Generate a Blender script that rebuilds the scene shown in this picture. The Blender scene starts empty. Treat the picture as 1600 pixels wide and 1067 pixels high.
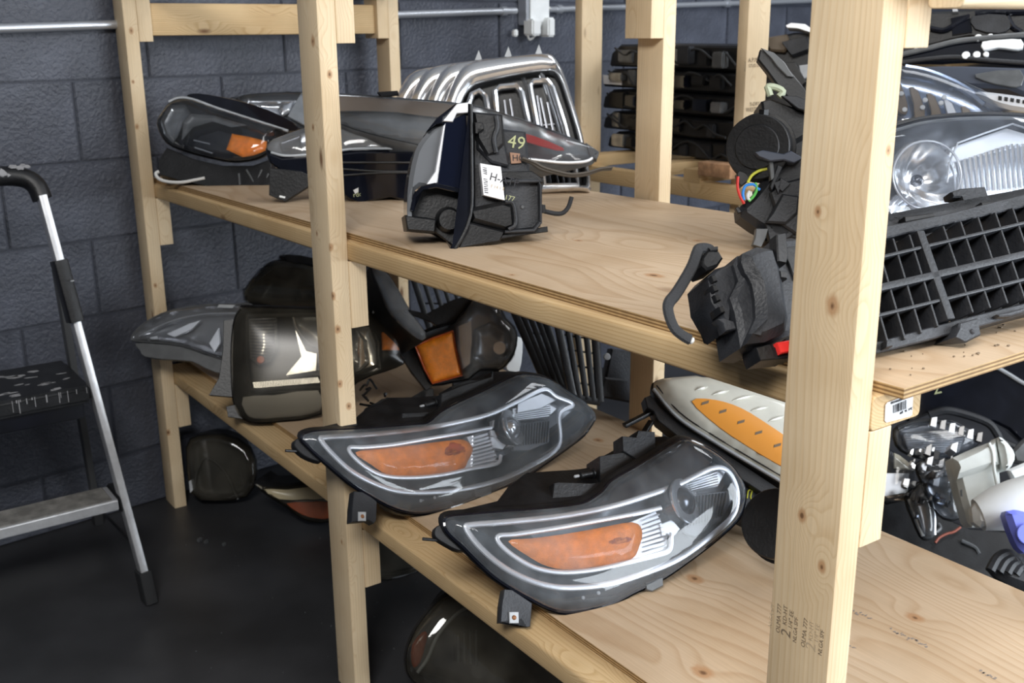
import bpy, bmesh, math, random
from mathutils import Vector, Matrix, geometry
random.seed(7)
S = bpy.context.scene
COL = S.collection
PI = math.pi

# ------------------------------------------------------------------ camera
CAM = Vector((3.0823, -.9051, 1.4385))
YAW, PITCH, ROLL, FPX = .6138, .2831, -.0089, 1666.1
fw = Vector((-math.cos(YAW)*math.cos(PITCH), math.sin(YAW)*math.cos(PITCH), -math.sin(PITCH)))
rt = fw.cross(Vector((0, 0, 1))).normalized(); up = rt.cross(fw)
rt, up = math.cos(ROLL)*rt + math.sin(ROLL)*up, -math.sin(ROLL)*rt + math.cos(ROLL)*up
cd = bpy.data.cameras.new('camera'); cam = bpy.data.objects.new('camera', cd); COL.objects.link(cam)
cam.matrix_world = Matrix.Translation(CAM) @ Matrix((rt, up, -fw)).transposed().to_4x4()
cd.sensor_width = 22.3; cd.lens = FPX/1600*22.3; cd.clip_start = .05
cd.dof.use_dof = True; cd.dof.focus_distance = 1.55; cd.dof.aperture_fstop = 5.6
S.camera = cam
# ------------------------------------------------------------------ world, lights, exposure
w = bpy.data.worlds.new('world'); S.world = w; w.use_nodes = True
w.node_tree.nodes['Background'].inputs[0].default_value = (.62, .72, .9, 1)
w.node_tree.nodes['Background'].inputs[1].default_value = .25
S.view_settings.view_transform = 'Standard'; S.view_settings.look = 'None'
S.view_settings.gamma = 1; S.view_settings.use_curve_mapping = False
S.view_settings.exposure = 0.10
def area(name, loc, target, sx, sy, power, col):
    l = bpy.data.lights.new(name, 'AREA'); l.shape = 'RECTANGLE'; l.size = sx; l.size_y = sy
    l.energy = power; l.color = col
    o = bpy.data.objects.new(name, l); COL.objects.link(o); o.location = loc
    o.rotation_euler = (Vector(target)-Vector(loc)).to_track_quat('-Z', 'Y').to_euler()
    return o
area('door_daylight', (4.75, 2.2, 1.55), (1.6, .7, .8), 2.4, 2.1, 185, (.86, .93, 1.0))
area('ceiling_light', (3.35, -1.55, 2.75), (2.55, .1, .85), 1.2, .6, 68, (1.0, .98, .95))
area('ceiling_light', (1.5, 1.7, 3.45), (1.5, 1.2, 0), 1.6, .45, 17, (.93, .96, 1.0))
area('ceiling_light', (4.3, .6, 3.45), (3.2, .5, .5), 2.4, .6, 45, (1.0, .98, .95))
area('ceiling_light', (2.6, 3.6, 3.45), (2.2, 2.6, 0), 2.4, .6, 42, (.95, .97, 1.0))
# ------------------------------------------------------------------ materials
def nt(name):
    m = bpy.data.materials.new(name); m.use_nodes = True; t = m.node_tree
    for n in list(t.nodes): t.nodes.remove(n)
    out = t.nodes.new('ShaderNodeOutputMaterial')
    return m, t, out
def N(t, typ, **kw):
    n = t.nodes.new('ShaderNode'+typ)
    for k, v in kw.items(): setattr(n, k, v)
    return n
def L(t, a, b): t.links.new(a, b)
def pbr(name, col, rough=.5, metal=0, spec=.5, var=0, vscale=30, bump=0, bscale=80, coat=0, dust=0):
    m, t, out = nt(name); b = N(t, 'BsdfPrincipled'); L(t, b.outputs[0], out.inputs[0])
    b.inputs['Base Color'].default_value = (*col, 1); b.inputs['Roughness'].default_value = rough
    b.inputs['Metallic'].default_value = metal; b.inputs['Specular IOR Level'].default_value = spec
    if coat: b.inputs['Coat Weight'].default_value = coat; b.inputs['Coat Roughness'].default_value = .05
    tc = N(t, 'TexCoord')
    if var or dust:
        n = N(t, 'TexNoise'); n.inputs['Scale'].default_value = vscale; n.inputs['Detail'].default_value = 5
        L(t, tc.outputs['Object'], n.inputs['Vector'])
        r = N(t, 'ValToRGB'); r.color_ramp.elements[0].position = .4; r.color_ramp.elements[1].position = .72
        r.color_ramp.elements[0].color = (*[c*(1-var) for c in col], 1)
        r.color_ramp.elements[1].color = (*[c*(1+var)+dust for c in col], 1)
        L(t, n.outputs[0], r.inputs[0]); L(t, r.outputs[0], b.inputs['Base Color'])
    if bump:
        n2 = N(t, 'TexNoise'); n2.inputs['Scale'].default_value = bscale; n2.inputs['Detail'].default_value = 6
        L(t, tc.outputs['Object'], n2.inputs['Vector'])
        bp = N(t, 'Bump'); bp.inputs['Strength'].default_value = bump; bp.inputs['Distance'].default_value = .004
        L(t, n2.outputs[0], bp.inputs['Height']); L(t, bp.outputs[0], b.inputs['Normal'])
    return m
def glass(name, tint=(.95, .97, 1), haze=.0, hcol=(.8, .85, .9), hs=12, rough=.04, refl=1.0):
    """thin clear polycarbonate: fresnel gloss over see-through, with cloudy haze"""
    m, t, out = nt(name)
    tr = N(t, 'BsdfTransparent'); tr.inputs[0].default_value = (*tint, 1)
    gl = N(t, 'BsdfGlossy'); gl.inputs['Roughness'].default_value = rough; gl.inputs[0].default_value = (refl, refl, refl, 1)
    fr = N(t, 'Fresnel'); fr.inputs[0].default_value = 1.5
    mx = N(t, 'MixShader'); L(t, fr.outputs[0], mx.inputs[0]); L(t, tr.outputs[0], mx.inputs[1]); L(t, gl.outputs[0], mx.inputs[2])
    if haze:
        df = N(t, 'BsdfDiffuse'); df.inputs[0].default_value = (*hcol, 1)
        tc = N(t, 'TexCoord'); n = N(t, 'TexNoise'); n.inputs['Scale'].default_value = hs; n.inputs['Detail'].default_value = 6
        L(t, tc.outputs['Object'], n.inputs['Vector'])
        mr = N(t, 'MapRange'); mr.inputs[1].default_value = .35; mr.inputs[2].default_value = .75
        mr.inputs[3].default_value = haze*.45; mr.inputs[4].default_value = min(1, haze*1.5)
        L(t, n.outputs[0], mr.inputs[0])
        m2 = N(t, 'MixShader'); L(t, mr.outputs[0], m2.inputs[0]); L(t, mx.outputs[0], m2.inputs[1]); L(t, df.outputs[0], m2.inputs[2])
        mx = m2
    L(t, mx.outputs[0], out.inputs[0])
    return m
def wood(name, c1, c2, knot=(.16, .07, .03), ring=55, rough=.6, knots=True, ply=False, kn=()):
    """pine: growth rings round a pith line along local X, knots, per-board shift"""
    m, t, out = nt(name); b = N(t, 'BsdfPrincipled'); L(t, b.outputs[0], out.inputs[0])
    b.inputs['Roughness'].default_value = rough; b.inputs['Specular IOR Level'].default_value = .3
    tc = N(t, 'TexCoord'); oi = N(t, 'ObjectInfo')
    cm = N(t, 'CombineXYZ')
    for i, (s, o) in enumerate(((7, 3), (.05, .07), (.05, .11))):
        mm = N(t, 'Math', operation='MULTIPLY_ADD'); L(t, oi.outputs['Random'], mm.inputs[0]); mm.inputs[1].default_value = s; mm.inputs[2].default_value = o
        L(t, mm.outputs[0], cm.inputs[i])
    ad = N(t, 'VectorMath', operation='ADD'); L(t, tc.outputs['Object'], ad.inputs[0]); L(t, cm.outputs[0], ad.inputs[1])
    # wobble
    n0 = N(t, 'TexNoise'); n0.inputs['Scale'].default_value = 1.0; n0.inputs['Detail'].default_value = 2
    mp0 = N(t, 'Mapping'); mp0.inputs['Scale'].default_value = (1.0, 4, 4) if not ply else (.7, 2.6, 2.6); L(t, ad.outputs[0], mp0.inputs[0]); L(t, mp0.outputs[0], n0.inputs['Vector'])
    sb = N(t, 'VectorMath', operation='MULTIPLY_ADD'); L(t, n0.outputs['Color'], sb.inputs[0])
    k = .05 if not ply else .42
    sb.inputs[1].default_value = (0, k, k); L(t, ad.outputs[0], sb.inputs[2])
    # knots
    mpk = N(t, 'Mapping'); mpk.inputs['Scale'].default_value = (5.0, 14, 14) if not ply else (2.0, 4.5, 4.5)
    L(t, ad.outputs[0], mpk.inputs[0])
    vo = N(t, 'TexVoronoi'); vo.inputs['Scale'].default_value = 1; L(t, mpk.outputs[0], vo.inputs['Vector'])
    # rings pushed round the knots
    kr = N(t, 'MapRange'); kr.inputs[1].default_value = 0; kr.inputs[2].default_value = .45; kr.inputs[3].default_value = .02 if not ply else .06; kr.inputs[4].default_value = 0
    L(t, vo.outputs['Distance'], kr.inputs[0])
    ad2 = N(t, 'VectorMath', operation='ADD'); cx = N(t, 'CombineXYZ'); L(t, kr.outputs[0], cx.inputs[1]); L(t, kr.outputs[0], cx.inputs[2])
    L(t, sb.outputs[0], ad2.inputs[0]); L(t, cx.outputs[0], ad2.inputs[1])
    src = ad2; kmask = []
    for (kx, ky, kz, kr_) in kn:
        sb_ = N(t, 'VectorMath', operation='SUBTRACT'); L(t, tc.outputs['Object'], sb_.inputs[0]); sb_.inputs[1].default_value = (kx, ky, kz)
        ml_ = N(t, 'VectorMath', operation='MULTIPLY'); L(t, sb_.outputs[0], ml_.inputs[0]); f_ = 1/kr_; ml_.inputs[1].default_value = (f_*.7, f_, f_)
        ln = N(t, 'VectorMath', operation='LENGTH'); L(t, ml_.outputs[0], ln.inputs[0])
        h_ = N(t, 'MapRange', interpolation_type='SMOOTHSTEP'); h_.inputs[1].default_value = .4; h_.inputs[2].default_value = 5; h_.inputs[3].default_value = kr_*1.8; h_.inputs[4].default_value = 0
        L(t, ln.outputs['Value'], h_.inputs[0]); c_ = N(t, 'CombineXYZ'); L(t, h_.outputs[0], c_.inputs[1]); L(t, h_.outputs[0], c_.inputs[2])
        a_ = N(t, 'VectorMath', operation='ADD'); L(t, src.outputs[0], a_.inputs[0]); L(t, c_.outputs[0], a_.inputs[1]); src = a_
        nk = N(t, 'TexNoise'); nk.inputs['Scale'].default_value = 60; L(t, tc.outputs['Object'], nk.inputs['Vector'])
        w_ = N(t, 'Math', operation='MULTIPLY_ADD'); L(t, nk.outputs[0], w_.inputs[0]); w_.inputs[1].default_value = .9; L(t, ln.outputs['Value'], w_.inputs[2])
        kmask.append(w_)
    ad2 = src
    wv = N(t, 'TexWave', wave_type='RINGS', rings_direction='X', wave_profile='SAW')
    wv.inputs['Scale'].default_value = ring; wv.inputs['Distortion'].default_value = 1.2; wv.inputs['Detail'].default_value = 2
    wv.inputs['Detail Scale'].default_value = .6
    mpw = N(t, 'Mapping'); mpw.inputs['Scale'].default_value = (.12, 1, 1); L(t, ad2.outputs[0], mpw.inputs[0]); L(t, mpw.outputs[0], wv.inputs['Vector'])
    rp = N(t, 'ValToRGB'); e = rp.color_ramp.elements
    e[0].position = 0; e[0].color = (*c1, 1); e[1].position = 1; e[1].color = (*c1, 1)
    x = e.new(.55); x.color = (*[(a*.75+b_*.25) for a, b_ in zip(c1, c2)], 1)
    x = e.new(.88); x.color = (*c2, 1)
    L(t, wv.outputs['Color'], rp.inputs[0])
    # fine fibre
    nf = N(t, 'TexNoise'); nf.inputs['Scale'].default_value = 1; nf.inputs['Detail'].default_value = 4
    mpf = N(t, 'Mapping'); mpf.inputs['Scale'].default_value = (8, 320, 320); L(t, ad.outputs[0], mpf.inputs[0]); L(t, mpf.outputs[0], nf.inputs['Vector'])
    mf = N(t, 'MixRGB', blend_type='MULTIPLY'); mf.inputs[0].default_value = .22; L(t, rp.outputs[0], mf.inputs[1]); L(t, nf.outputs[0], mf.inputs[2])
    # grime
    ng = N(t, 'TexNoise'); ng.inputs['Scale'].default_value = 5; ng.inputs['Detail'].default_value = 6; L(t, ad.outputs[0], ng.inputs['Vector'])
    rg = N(t, 'ValToRGB'); rg.color_ramp.elements[0].position = .3; rg.color_ramp.elements[1].position = .62
    rg.color_ramp.elements[0].color = (.80, .74, .66, 1); rg.color_ramp.elements[1].color = (1, 1, 1, 1); L(t, ng.outputs[0], rg.inputs[0])
    mg = N(t, 'MixRGB', blend_type='MULTIPLY'); mg.inputs[0].default_value = .75; L(t, mf.outputs[0], mg.inputs[1]); L(t, rg.outputs[0], mg.inputs[2])
    last = mg
    if knots:
        sel = N(t, 'SeparateColor'); L(t, vo.outputs['Color'], sel.inputs[0])
        gt = N(t, 'Math', operation='GREATER_THAN'); L(t, sel.outputs[0], gt.inputs[0]); gt.inputs[1].default_value = .6 if not ply else .66
        kf = N(t, 'MapRange'); kf.inputs[1].default_value = .05; kf.inputs[2].default_value = .14 if not ply else .1; kf.inputs[3].default_value = .9; kf.inputs[4].default_value = 0
        L(t, vo.outputs['Distance'], kf.inputs[0])
        mu = N(t, 'Math', operation='MULTIPLY'); L(t, gt.outputs[0], mu.inputs[0]); L(t, kf.outputs[0], mu.inputs[1])
        mk = N(t, 'MixRGB'); L(t, mu.outputs[0], mk.inputs[0]); L(t, mg.outputs[0], mk.inputs[1]); mk.inputs[2].default_value = (*knot, 1)
        last = mk
    for w_ in kmask:
        for lo_, hi_, cc, am in ((1.15, 1.75, (.42, .22, .10), .75), (.62, .95, (.10, .045, .02), .8)):
            k1_ = N(t, 'MapRange'); k1_.inputs[1].default_value = lo_; k1_.inputs[2].default_value = hi_; k1_.inputs[3].default_value = am; k1_.inputs[4].default_value = 0
            L(t, w_.outputs[0], k1_.inputs[0]); mk_ = N(t, 'MixRGB'); L(t, k1_.outputs[0], mk_.inputs[0]); L(t, last.outputs[0], mk_.inputs[1]); mk_.inputs[2].default_value = (*cc, 1); last = mk_
    L(t, last.outputs[0], b.inputs['Base Color'])
    bp = N(t, 'Bump'); bp.inputs['Strength'].default_value = .25; bp.inputs['Distance'].default_value = .0008
    L(t, nf.outputs[0], bp.inputs['Height']); L(t, bp.outputs[0], b.inputs['Normal'])
    return m
def ply_edge(name):
    m, t, out = nt(name); b = N(t, 'BsdfPrincipled'); L(t, b.outputs[0], out.inputs[0]); b.inputs['Roughness'].default_value = .75
    tc = N(t, 'TexCoord'); sp = N(t, 'SeparateXYZ'); L(t, tc.outputs['Object'], sp.inputs[0])
    mm = N(t, 'Math', operation='MULTIPLY'); L(t, sp.outputs[2], mm.inputs[0]); mm.inputs[1].default_value = 210
    fr = N(t, 'Math', operation='FRACT'); L(t, mm.outputs[0], fr.inputs[0])
    r = N(t, 'ValToRGB'); r.color_ramp.interpolation = 'CONSTANT'; r.color_ramp.elements[0].color = (.62, .42, .2, 1); r.color_ramp.elements[1].position = .5; r.color_ramp.elements[1].color = (.26, .15, .06, 1)
    L(t, fr.outputs[0], r.inputs[0])
    n = N(t, 'TexNoise'); n.inputs['Scale'].default_value = 60; L(t, tc.outputs['Object'], n.inputs['Vector'])
    mg = N(t, 'MixRGB', blend_type='MULTIPLY'); mg.inputs[0].default_value = .5; L(t, r.outputs[0], mg.inputs[1]); L(t, n.outputs[0], mg.inputs[2]); L(t, mg.outputs[0], b.inputs['Base Color'])
    return m

M = {}
M['pine'] = wood('pine', (.88, .71, .48), (.79, .605, .38), ring=70)
M['pine_old'] = wood('pine_old', (.74, .54, .30), (.61, .41, .20), ring=60)
M['ply'] = wood('plywood_face', (.66, .505, .35), (.565, .405, .26), ring=15, rough=.5, ply=True)
M['plyedge'] = ply_edge('plywood_edge')
M['block'] = pbr('block_paint', (.078, .086, .112), rough=.40, var=.22, vscale=7, bump=1.0, bscale=95)
M['mortar'] = pbr('mortar_paint', (.055, .061, .082), rough=.6, bump=.5, bscale=90)
M['floor'] = pbr('floor_paint', (.040, .041, .045), rough=.42, var=.3, vscale=3, bump=.1, bscale=25)
M['plaster'] = pbr('plaster', (.45, .46, .48), rough=.8)
M['black'] = pbr('black_plastic', (.008, .0085, .010), rough=.42, var=.4, vscale=22, dust=.003, bump=.15, bscale=200)
M['dusty'] = pbr('dusty_black_plastic', (.016, .018, .023), rough=.52, var=.3, vscale=14, dust=.014, bump=.25, bscale=260)
M['gloss'] = pbr('gloss_black', (.006, .007, .012), rough=.08, var=.3, vscale=20, coat=.6)
M['navy'] = pbr('gloss_navy_black', (.004, .006, .016), rough=.1, coat=.5)
M['grey'] = pbr('grey_plastic', (.10, .105, .11), rough=.4, var=.2)
M['lgrey'] = pbr('light_grey_plastic', (.42, .44, .46), rough=.4, var=.12)
M['chrome'] = pbr('chrome', (.92, .94, .97), rough=.17, metal=.86)
M['satin'] = pbr('satin_chrome', (.80, .82, .86), rough=.34, metal=.6)
M['dchrome'] = pbr('dark_chrome', (.13, .135, .15), rough=.22, metal=.9)
M['alu'] = pbr('aluminium', (.80, .81, .83), rough=.38, metal=.75, var=.08, vscale=40)
M['steel'] = pbr('galvanised_steel', (.62, .65, .7), rough=.35, metal=.7)
M['amber'] = pbr('amber_plastic', (.95, .27, .015), rough=.3, var=.15, vscale=60, bump=.5, bscale=500, coat=.4)
M['amberd'] = pbr('amber_plastic_dark', (.50, .085, .012), rough=.2, var=.2, vscale=30, bump=.4, bscale=400, coat=.4)
M['ambercream'] = pbr('amber_strip', (.85, .34, .045), rough=.4)
M['bowl'] = pbr('smoked_bezel', (.085, .09, .10), rough=.3, metal=.4)
M['bowlgrey'] = pbr('grey_bezel', (.26, .27, .29), rough=.22, metal=.7)
M['glass'] = glass('clear_lens', haze=.03)
M['glassh'] = glass('hazy_lens', haze=.10, hcol=(.5, .53, .56))
M['glassg'] = glass('grey_lens', haze=.24, hcol=(.34, .34, .34), hs=7)
M['glassp'] = glass('sheened_lens', haze=.15, hcol=(.50, .56, .62))  # grey-blue sheen of the lens put into its haze colour
M['glassq'] = glass('clear_grey_lens', haze=.16, hcol=(.6, .6, .58))
M['glassm'] = glass('milky_grey_lens', haze=.30, hcol=(.52, .52, .52), hs=7)
M['glassd'] = glass('dark_lens', tint=(.45, .45, .42), haze=.16, hcol=(.22, .20, .16))
M['glasso'] = glass('yellowed_lens', tint=(.85, .8, .7), haze=.05, rough=.22, refl=.55, hcol=(.42, .38, .3))
M['cream'] = pbr('cloudy_cream_lens', (.70, .69, .60), rough=.28, var=.12, vscale=10, coat=.6)
M['white'] = pbr('white_plastic', (.86, .88, .88), rough=.45, var=.06, vscale=12)
M['milky'] = pbr('milky_tank_plastic', (.80, .83, .80), rough=.4, var=.08, vscale=18)
M['blue'] = pbr('blue_plastic', (.20, .24, .85), rough=.4)
M['red'] = pbr('red_plastic', (.70, .03, .025), rough=.4)
M['rubber'] = pbr('rubber', (.020, .021, .023), rough=.7)
M['paper'] = pbr('paper', (.86, .87, .9), rough=.6)
M['ink'] = pbr('ink', (.02, .02, .025), rough=.7)
M['stamp'] = pbr('faded_ink', (.20, .15, .10), rough=.8)
M['stampf'] = pbr('very_faded_ink', (.52, .41, .27), rough=.8)
M['chalk'] = pbr('yellow_marker', (.42, .44, .24), rough=.8)
M['splash'] = pbr('paint_splash', (.30, .30, .31), rough=.7)
M['tag'] = pbr('brown_tag', (.30, .17, .11), rough=.7)
M['gaffer'] = pbr('cloth_tape', (.016, .017, .02), rough=.75, bump=.4, bscale=500)
for nm, c in (('wred', (.6, .03, .02)), ('wblue', (.03, .25, .75)), ('wgreen', (.1, .45, .08)), ('wyellow', (.55, .55, .05)), ('wwhite', (.7, .7, .68))):
    M[nm] = pbr('wire_'+nm[1:], c, rough=.45)
M['tagbrown'] = pbr('brown_smoke', (.23, .16, .10), rough=.3, coat=.5)
M['wirebrown'] = pbr('wire_brown', (.06, .05, .04), rough=.6)
M['lensgrey'] = pbr('grey_lens_side', (.19, .20, .215), rough=.14, var=.2, vscale=8, coat=.7)
M['slate'] = pbr('slate_plastic', (.05, .06, .085), rough=.45)
M['greenish'] = pbr('pale_green_clip', (.45, .5, .36), rough=.5)
M['glassblue'] = glass('blue_clear_lens', haze=.07, hcol=(.55, .62, .75))
M['dullalu'] = pbr('dull_aluminium', (.16, .165, .17), rough=.5, metal=.6)
M['treadgrey'] = pbr('grey_tread', (.17, .165, .155), rough=.75, var=.3, vscale=30)
M['brightwhite'] = pbr('white_plastic_and_glint', (.92, .94, .95), rough=.25, coat=.5)  # white of the clips, and of the painted reflection and glints
M['bluegrey'] = pbr('blue_grey_reflector', (.30, .36, .48), rough=.2, metal=.8)
M['brownref'] = pbr('brown_reflector', (.26, .2, .14), rough=.3, metal=.6)
M['brownblk'] = pbr('brown_block', (.13, .10, .07), rough=.6)
M['creamy'] = pbr('pale_cream_plastic', (.70, .68, .56), rough=.35)
M['redwire'] = pbr('dull_red_wire', (.28, .07, .04), rough=.6)
M['ambrown'] = pbr('reddish_wood', (.42, .24, .13), rough=.7, var=.3, vscale=40)
M['smudge'] = pbr('grey_ink_smudge', (.27, .23, .20), rough=.8)
M['darkpaint'] = pbr('dark_wall_paint', (.10, .11, .13), rough=.6)
M['rust'] = pbr('rusty_nut', (.28, .12, .05), rough=.8, var=.4, vscale=300)
M['dirtychrome'] = pbr('dusty_reflector', (.36, .37, .38), rough=.25, metal=.8, var=.3, vscale=25)

# ------------------------------------------------------------------ helpers
def tag(o, label=None, cat=None, group=None, kind=None):
    for k, v in (('label', label), ('category', cat), ('group', group), ('kind', kind)):
        if v: o[k] = v
    return o
def thing(name, label, cat, loc, group=None):
    o = bpy.data.objects.new(name, None); COL.objects.link(o); o.location = loc; o.empty_display_size = .05
    bpy.context.view_layer.update()
    return tag(o, label, cat, group)
def wloc(o):
    v = Vector((0, 0, 0))
    while o is not None: v += o.location; o = o.parent
    return v
def link(name, me, mat, parent=None, smooth=True, angle=None):
    """world-space mesh -> object whose origin is its parent's origin (parents are never rotated)"""
    o = bpy.data.objects.new(name, me); COL.objects.link(o)
    if parent is not None:
        me.transform(Matrix.Translation(-wloc(parent))); o.parent = parent
    mats = mat if isinstance(mat, (list, tuple)) else [mat]
    for m_ in mats: me.materials.append(M[m_] if isinstance(m_, str) else m_)
    if smooth:
        for p in me.polygons: p.use_smooth = True
        try: me.set_sharp_from_angle(angle=angle or math.radians(38))
        except Exception: pass
    return o
def fin(name, bm, mat, parent=None, smooth=True, angle=None, flip=True):
    if flip: bmesh.ops.recalc_face_normals(bm, faces=bm.faces)
    me = bpy.data.meshes.new(name); bm.to_mesh(me); bm.free()
    return link(name, me, mat, parent, smooth, angle)
def board(name, a, b, wy, wz, mat, parent, upv=(0, 0, 1), bev=.004, seg=2):
    """a board running from a to b (centre line), wy across, wz along upv; local X is the grain"""
    a, b = Vector(a), Vector(b); X = (b-a).normalized(); Z = Vector(upv); Z = (Z-X*Z.dot(X)).normalized(); Y = Z.cross(X)
    bm = bmesh.new(); l = (b-a).length
    bmesh.ops.create_cube(bm, size=1); bmesh.ops.scale(bm, vec=(l, wy, wz), verts=bm.verts)
    if bev:
        ed = [e for e in bm.edges if abs((e.verts[0].co-e.verts[1].co).normalized().x) > .9]
        bmesh.ops.bevel(bm, geom=ed, offset=bev, segments=seg, affect='EDGES', profile=.5)
        ed = [e for e in bm.edges if abs((e.verts[0].co-e.verts[1].co).normalized().x) < .1 and abs(abs(e.verts[0].co.x)-l/2) < 1e-5 and abs(e.verts[0].co.x-e.verts[1].co.x) < 1e-6]
        bmesh.ops.bevel(bm, geom=ed, offset=.0008, segments=1, affect='EDGES')
    me = bpy.data.meshes.new(name); bm.to_mesh(me); bm.free()
    o = bpy.data.objects.new(name, me); COL.objects.link(o)
    me.materials.append(M[mat])
    for p in me.polygons: p.use_smooth = True
    me.set_sharp_from_angle(angle=math.radians(35))
    R = Matrix((X, Y, Z)).transposed().to_4x4()
    o.matrix_local = Matrix.Translation((a+b)/2 - (wloc(parent) if parent else Vector())) @ R
    if parent: o.parent = parent
    return o
def box(bm, c, s, R=None):
    r = bmesh.ops.create_cube(bm, size=1); bmesh.ops.scale(bm, vec=s, verts=r['verts'])
    if R is not None: bmesh.ops.transform(bm, matrix=R, verts=r['verts'])
    bmesh.ops.translate(bm, vec=c, verts=r['verts']); return r['verts']
def catmull(pts, n=6, closed=False):
    P = [Vector(p) for p in pts]; out = []; m = len(P)
    rng = m if closed else m-1
    for i in range(rng):
        p1, p2 = P[i], P[(i+1) % m]
        p0 = P[i-1] if (closed or i > 0) else p1*2-p2
        p3 = P[(i+2) % m] if (closed or i+2 < m) else p2*2-p1
        for k in range(n):
            t = k/n
            out.append(.5*((2*p1)+(p2-p0)*t+(2*p0-5*p1+4*p2-p3)*t*t+(3*p1-p0-3*p2+p3)*t**3))
    if not closed: out.append(P[-1])
    return out
def tube_bm(bm, pts, r, closed=False, seg=8, flat=None, nrm=None):
    """sweep a ring (or an ellipse: r along nrm x tangent, flat along nrm) along pts"""
    pts = [Vector(p) for p in pts]; n = len(pts); rings = []
    ref = Vector(nrm) if nrm is not None else None
    prev = None
    for i, p in enumerate(pts):
        a = pts[i-1] if (i > 0 or closed) else p; b = pts[(i+1) % n] if (i < n-1 or closed) else p
        T = (b-a)
        T = T.normalized() if T.length > 1e-9 else Vector((1, 0, 0))
        if ref is not None: U = ref - T*ref.dot(T)
        elif prev is not None: U = prev - T*prev.dot(T)
        else: U = Vector((0, 0, 1)) - T*T.z if abs(T.z) < .9 else Vector((1, 0, 0)) - T*T.x
        if U.length < 1e-6: U = T.orthogonal()
        U.normalize(); prev = U; V = T.cross(U)
        rr = r[i] if isinstance(r, (list, tuple)) else r; fl = flat if flat is not None else rr
        rings.append([bm.verts.new(p + U*(fl*math.cos(2*PI*k/seg)) + V*(rr*math.sin(2*PI*k/seg))) for k in range(seg)])
    for i in range(n if closed else n-1):
        A, B = rings[i], rings[(i+1) % n]
        for k in range(seg): bm.faces.new((A[k], A[(k+1) % seg], B[(k+1) % seg], B[k]))
    if not closed: bm.faces.new(rings[0][::-1]); bm.faces.new(rings[-1])
def tube(name, pts, r, mat, parent=None, closed=False, seg=8, smooth_n=0, flat=None, nrm=None):
    if smooth_n: pts = catmull(pts, smooth_n, closed)
    bm = bmesh.new(); tube_bm(bm, pts, r, closed, seg, flat, nrm)
    return fin(name, bm, mat, parent)
def ray(x, y): return fw + rt*((x-800)/FPX) - up*((y-533.5)/FPX)
def at(x, y, ax, v):
    """the world point seen at (x, y) of the photograph that lies on the plane axis ax = v"""
    d = ray(x, y); return CAM + d*((v-CAM[ax])/d[ax])
def Z(ox, oy, s): return lambda *p: [(ox+a/s, oy+b/s) for a, b in p]

class Fr:
    """a working plane standing in the scene: point, normal; u horizontal, v up the slope"""
    def __init__(s, P, n):
        s.P = Vector(P); s.n = Vector(n).normalized()
        s.u = Vector((0, 0, 1)).cross(s.n).normalized(); s.v = s.n.cross(s.u)
    def uv(s, pts):
        o = []
        for x, y in pts:
            d = ray(x, y); t = (s.P-CAM).dot(s.n)/d.dot(s.n); q = CAM+d*t-s.P
            o.append(Vector((q.dot(s.u), q.dot(s.v))))
        return o
    def w(s, p, h=0): return s.P + s.u*p[0] + s.v*p[1] + s.n*h
def area2(P): return sum(P[i-1].x*P[i].y-P[i].x*P[i-1].y for i in range(len(P)))/2
def ccw(P): return P if area2(P) > 0 else P[::-1]
def seg_d(p, a, b):
    ab = b-a; L2 = ab.length_squared
    t = 0 if L2 < 1e-14 else max(0, min(1, (p-a).dot(ab)/L2))
    return (p-(a+ab*t)).length
def dist(p, P): return min(seg_d(p, P[i-1], P[i]) for i in range(len(P)))
def inside(p, P):
    c = False
    for i in range(len(P)):
        a, b = P[i-1], P[i]
        if (a.y > p.y) != (b.y > p.y) and p.x < (b.x-a.x)*(p.y-a.y)/(b.y-a.y)+a.x: c = not c
    return c
def resample(P, step):
    out = []
    for i in range(len(P)):
        a, b = P[i-1], P[i]; k = max(1, round((b-a).length/step))
        out += [a.lerp(b, j/k) for j in range(k)]
    return out
def offset(P, d):
    """move each corner of a ccw loop outwards by d"""
    out = []; n = len(P)
    for i in range(n):
        t = (P[(i+1) % n]-P[i-1]); 
        t = t.normalized() if t.length > 1e-9 else Vector((1, 0))
        out.append(P[i]+Vector((t.y, -t.x))*d)
    return out
def fill(P, step):
    """triangulated interior of the loop P (ccw)"""
    xs = [p.x for p in P]; ys = [p.y for p in P]; pts = [Vector(p) for p in P]
    y = min(ys)+step/2; row = 0
    while y < max(ys):
        x = min(xs)+step*(.5 if row % 2 else .25)
        while x < max(xs):
            q = Vector((x, y))
            if inside(q, P) and dist(q, P) > step*.45: pts.append(q)
            x += step
        y += step*.87; row += 1
    n = len(P)
    r = geometry.delaunay_2d_cdt(pts, [(i, (i+1) % n) for i in range(n)], [], 1, 1e-7)
    vs, fs = r[0], r[2]
    fs = [f for f in fs if inside(sum((vs[i] for i in f), Vector((0, 0)))/len(f), P)]
    return vs, fs
def dome_bm(bm, fr, P, H, R, w0=0, step=None, tilt=(0, 0)):
    P = ccw(P); xs = [p.x for p in P]; ys = [p.y for p in P]
    step = step or max(max(xs)-min(xs), max(ys)-min(ys))/28
    P = resample(P, step); vs, fs = fill(P, step)
    V = []
    for q in vs:
        d = min(dist(q, P)/R, 1); h = H*math.sqrt(max(0, 1-(1-d)**2))
        V.append(bm.verts.new(fr.w(q, w0+h)))
    for f in fs:
        try: bm.faces.new([V[i] for i in f])
        except ValueError: pass
def dome(name, fr, P, H, R, mat, parent, w0=0, step=None):
    bm = bmesh.new(); dome_bm(bm, fr, P, H, R, w0, step)
    return fin(name, bm, mat, parent, angle=math.radians(60))
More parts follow.
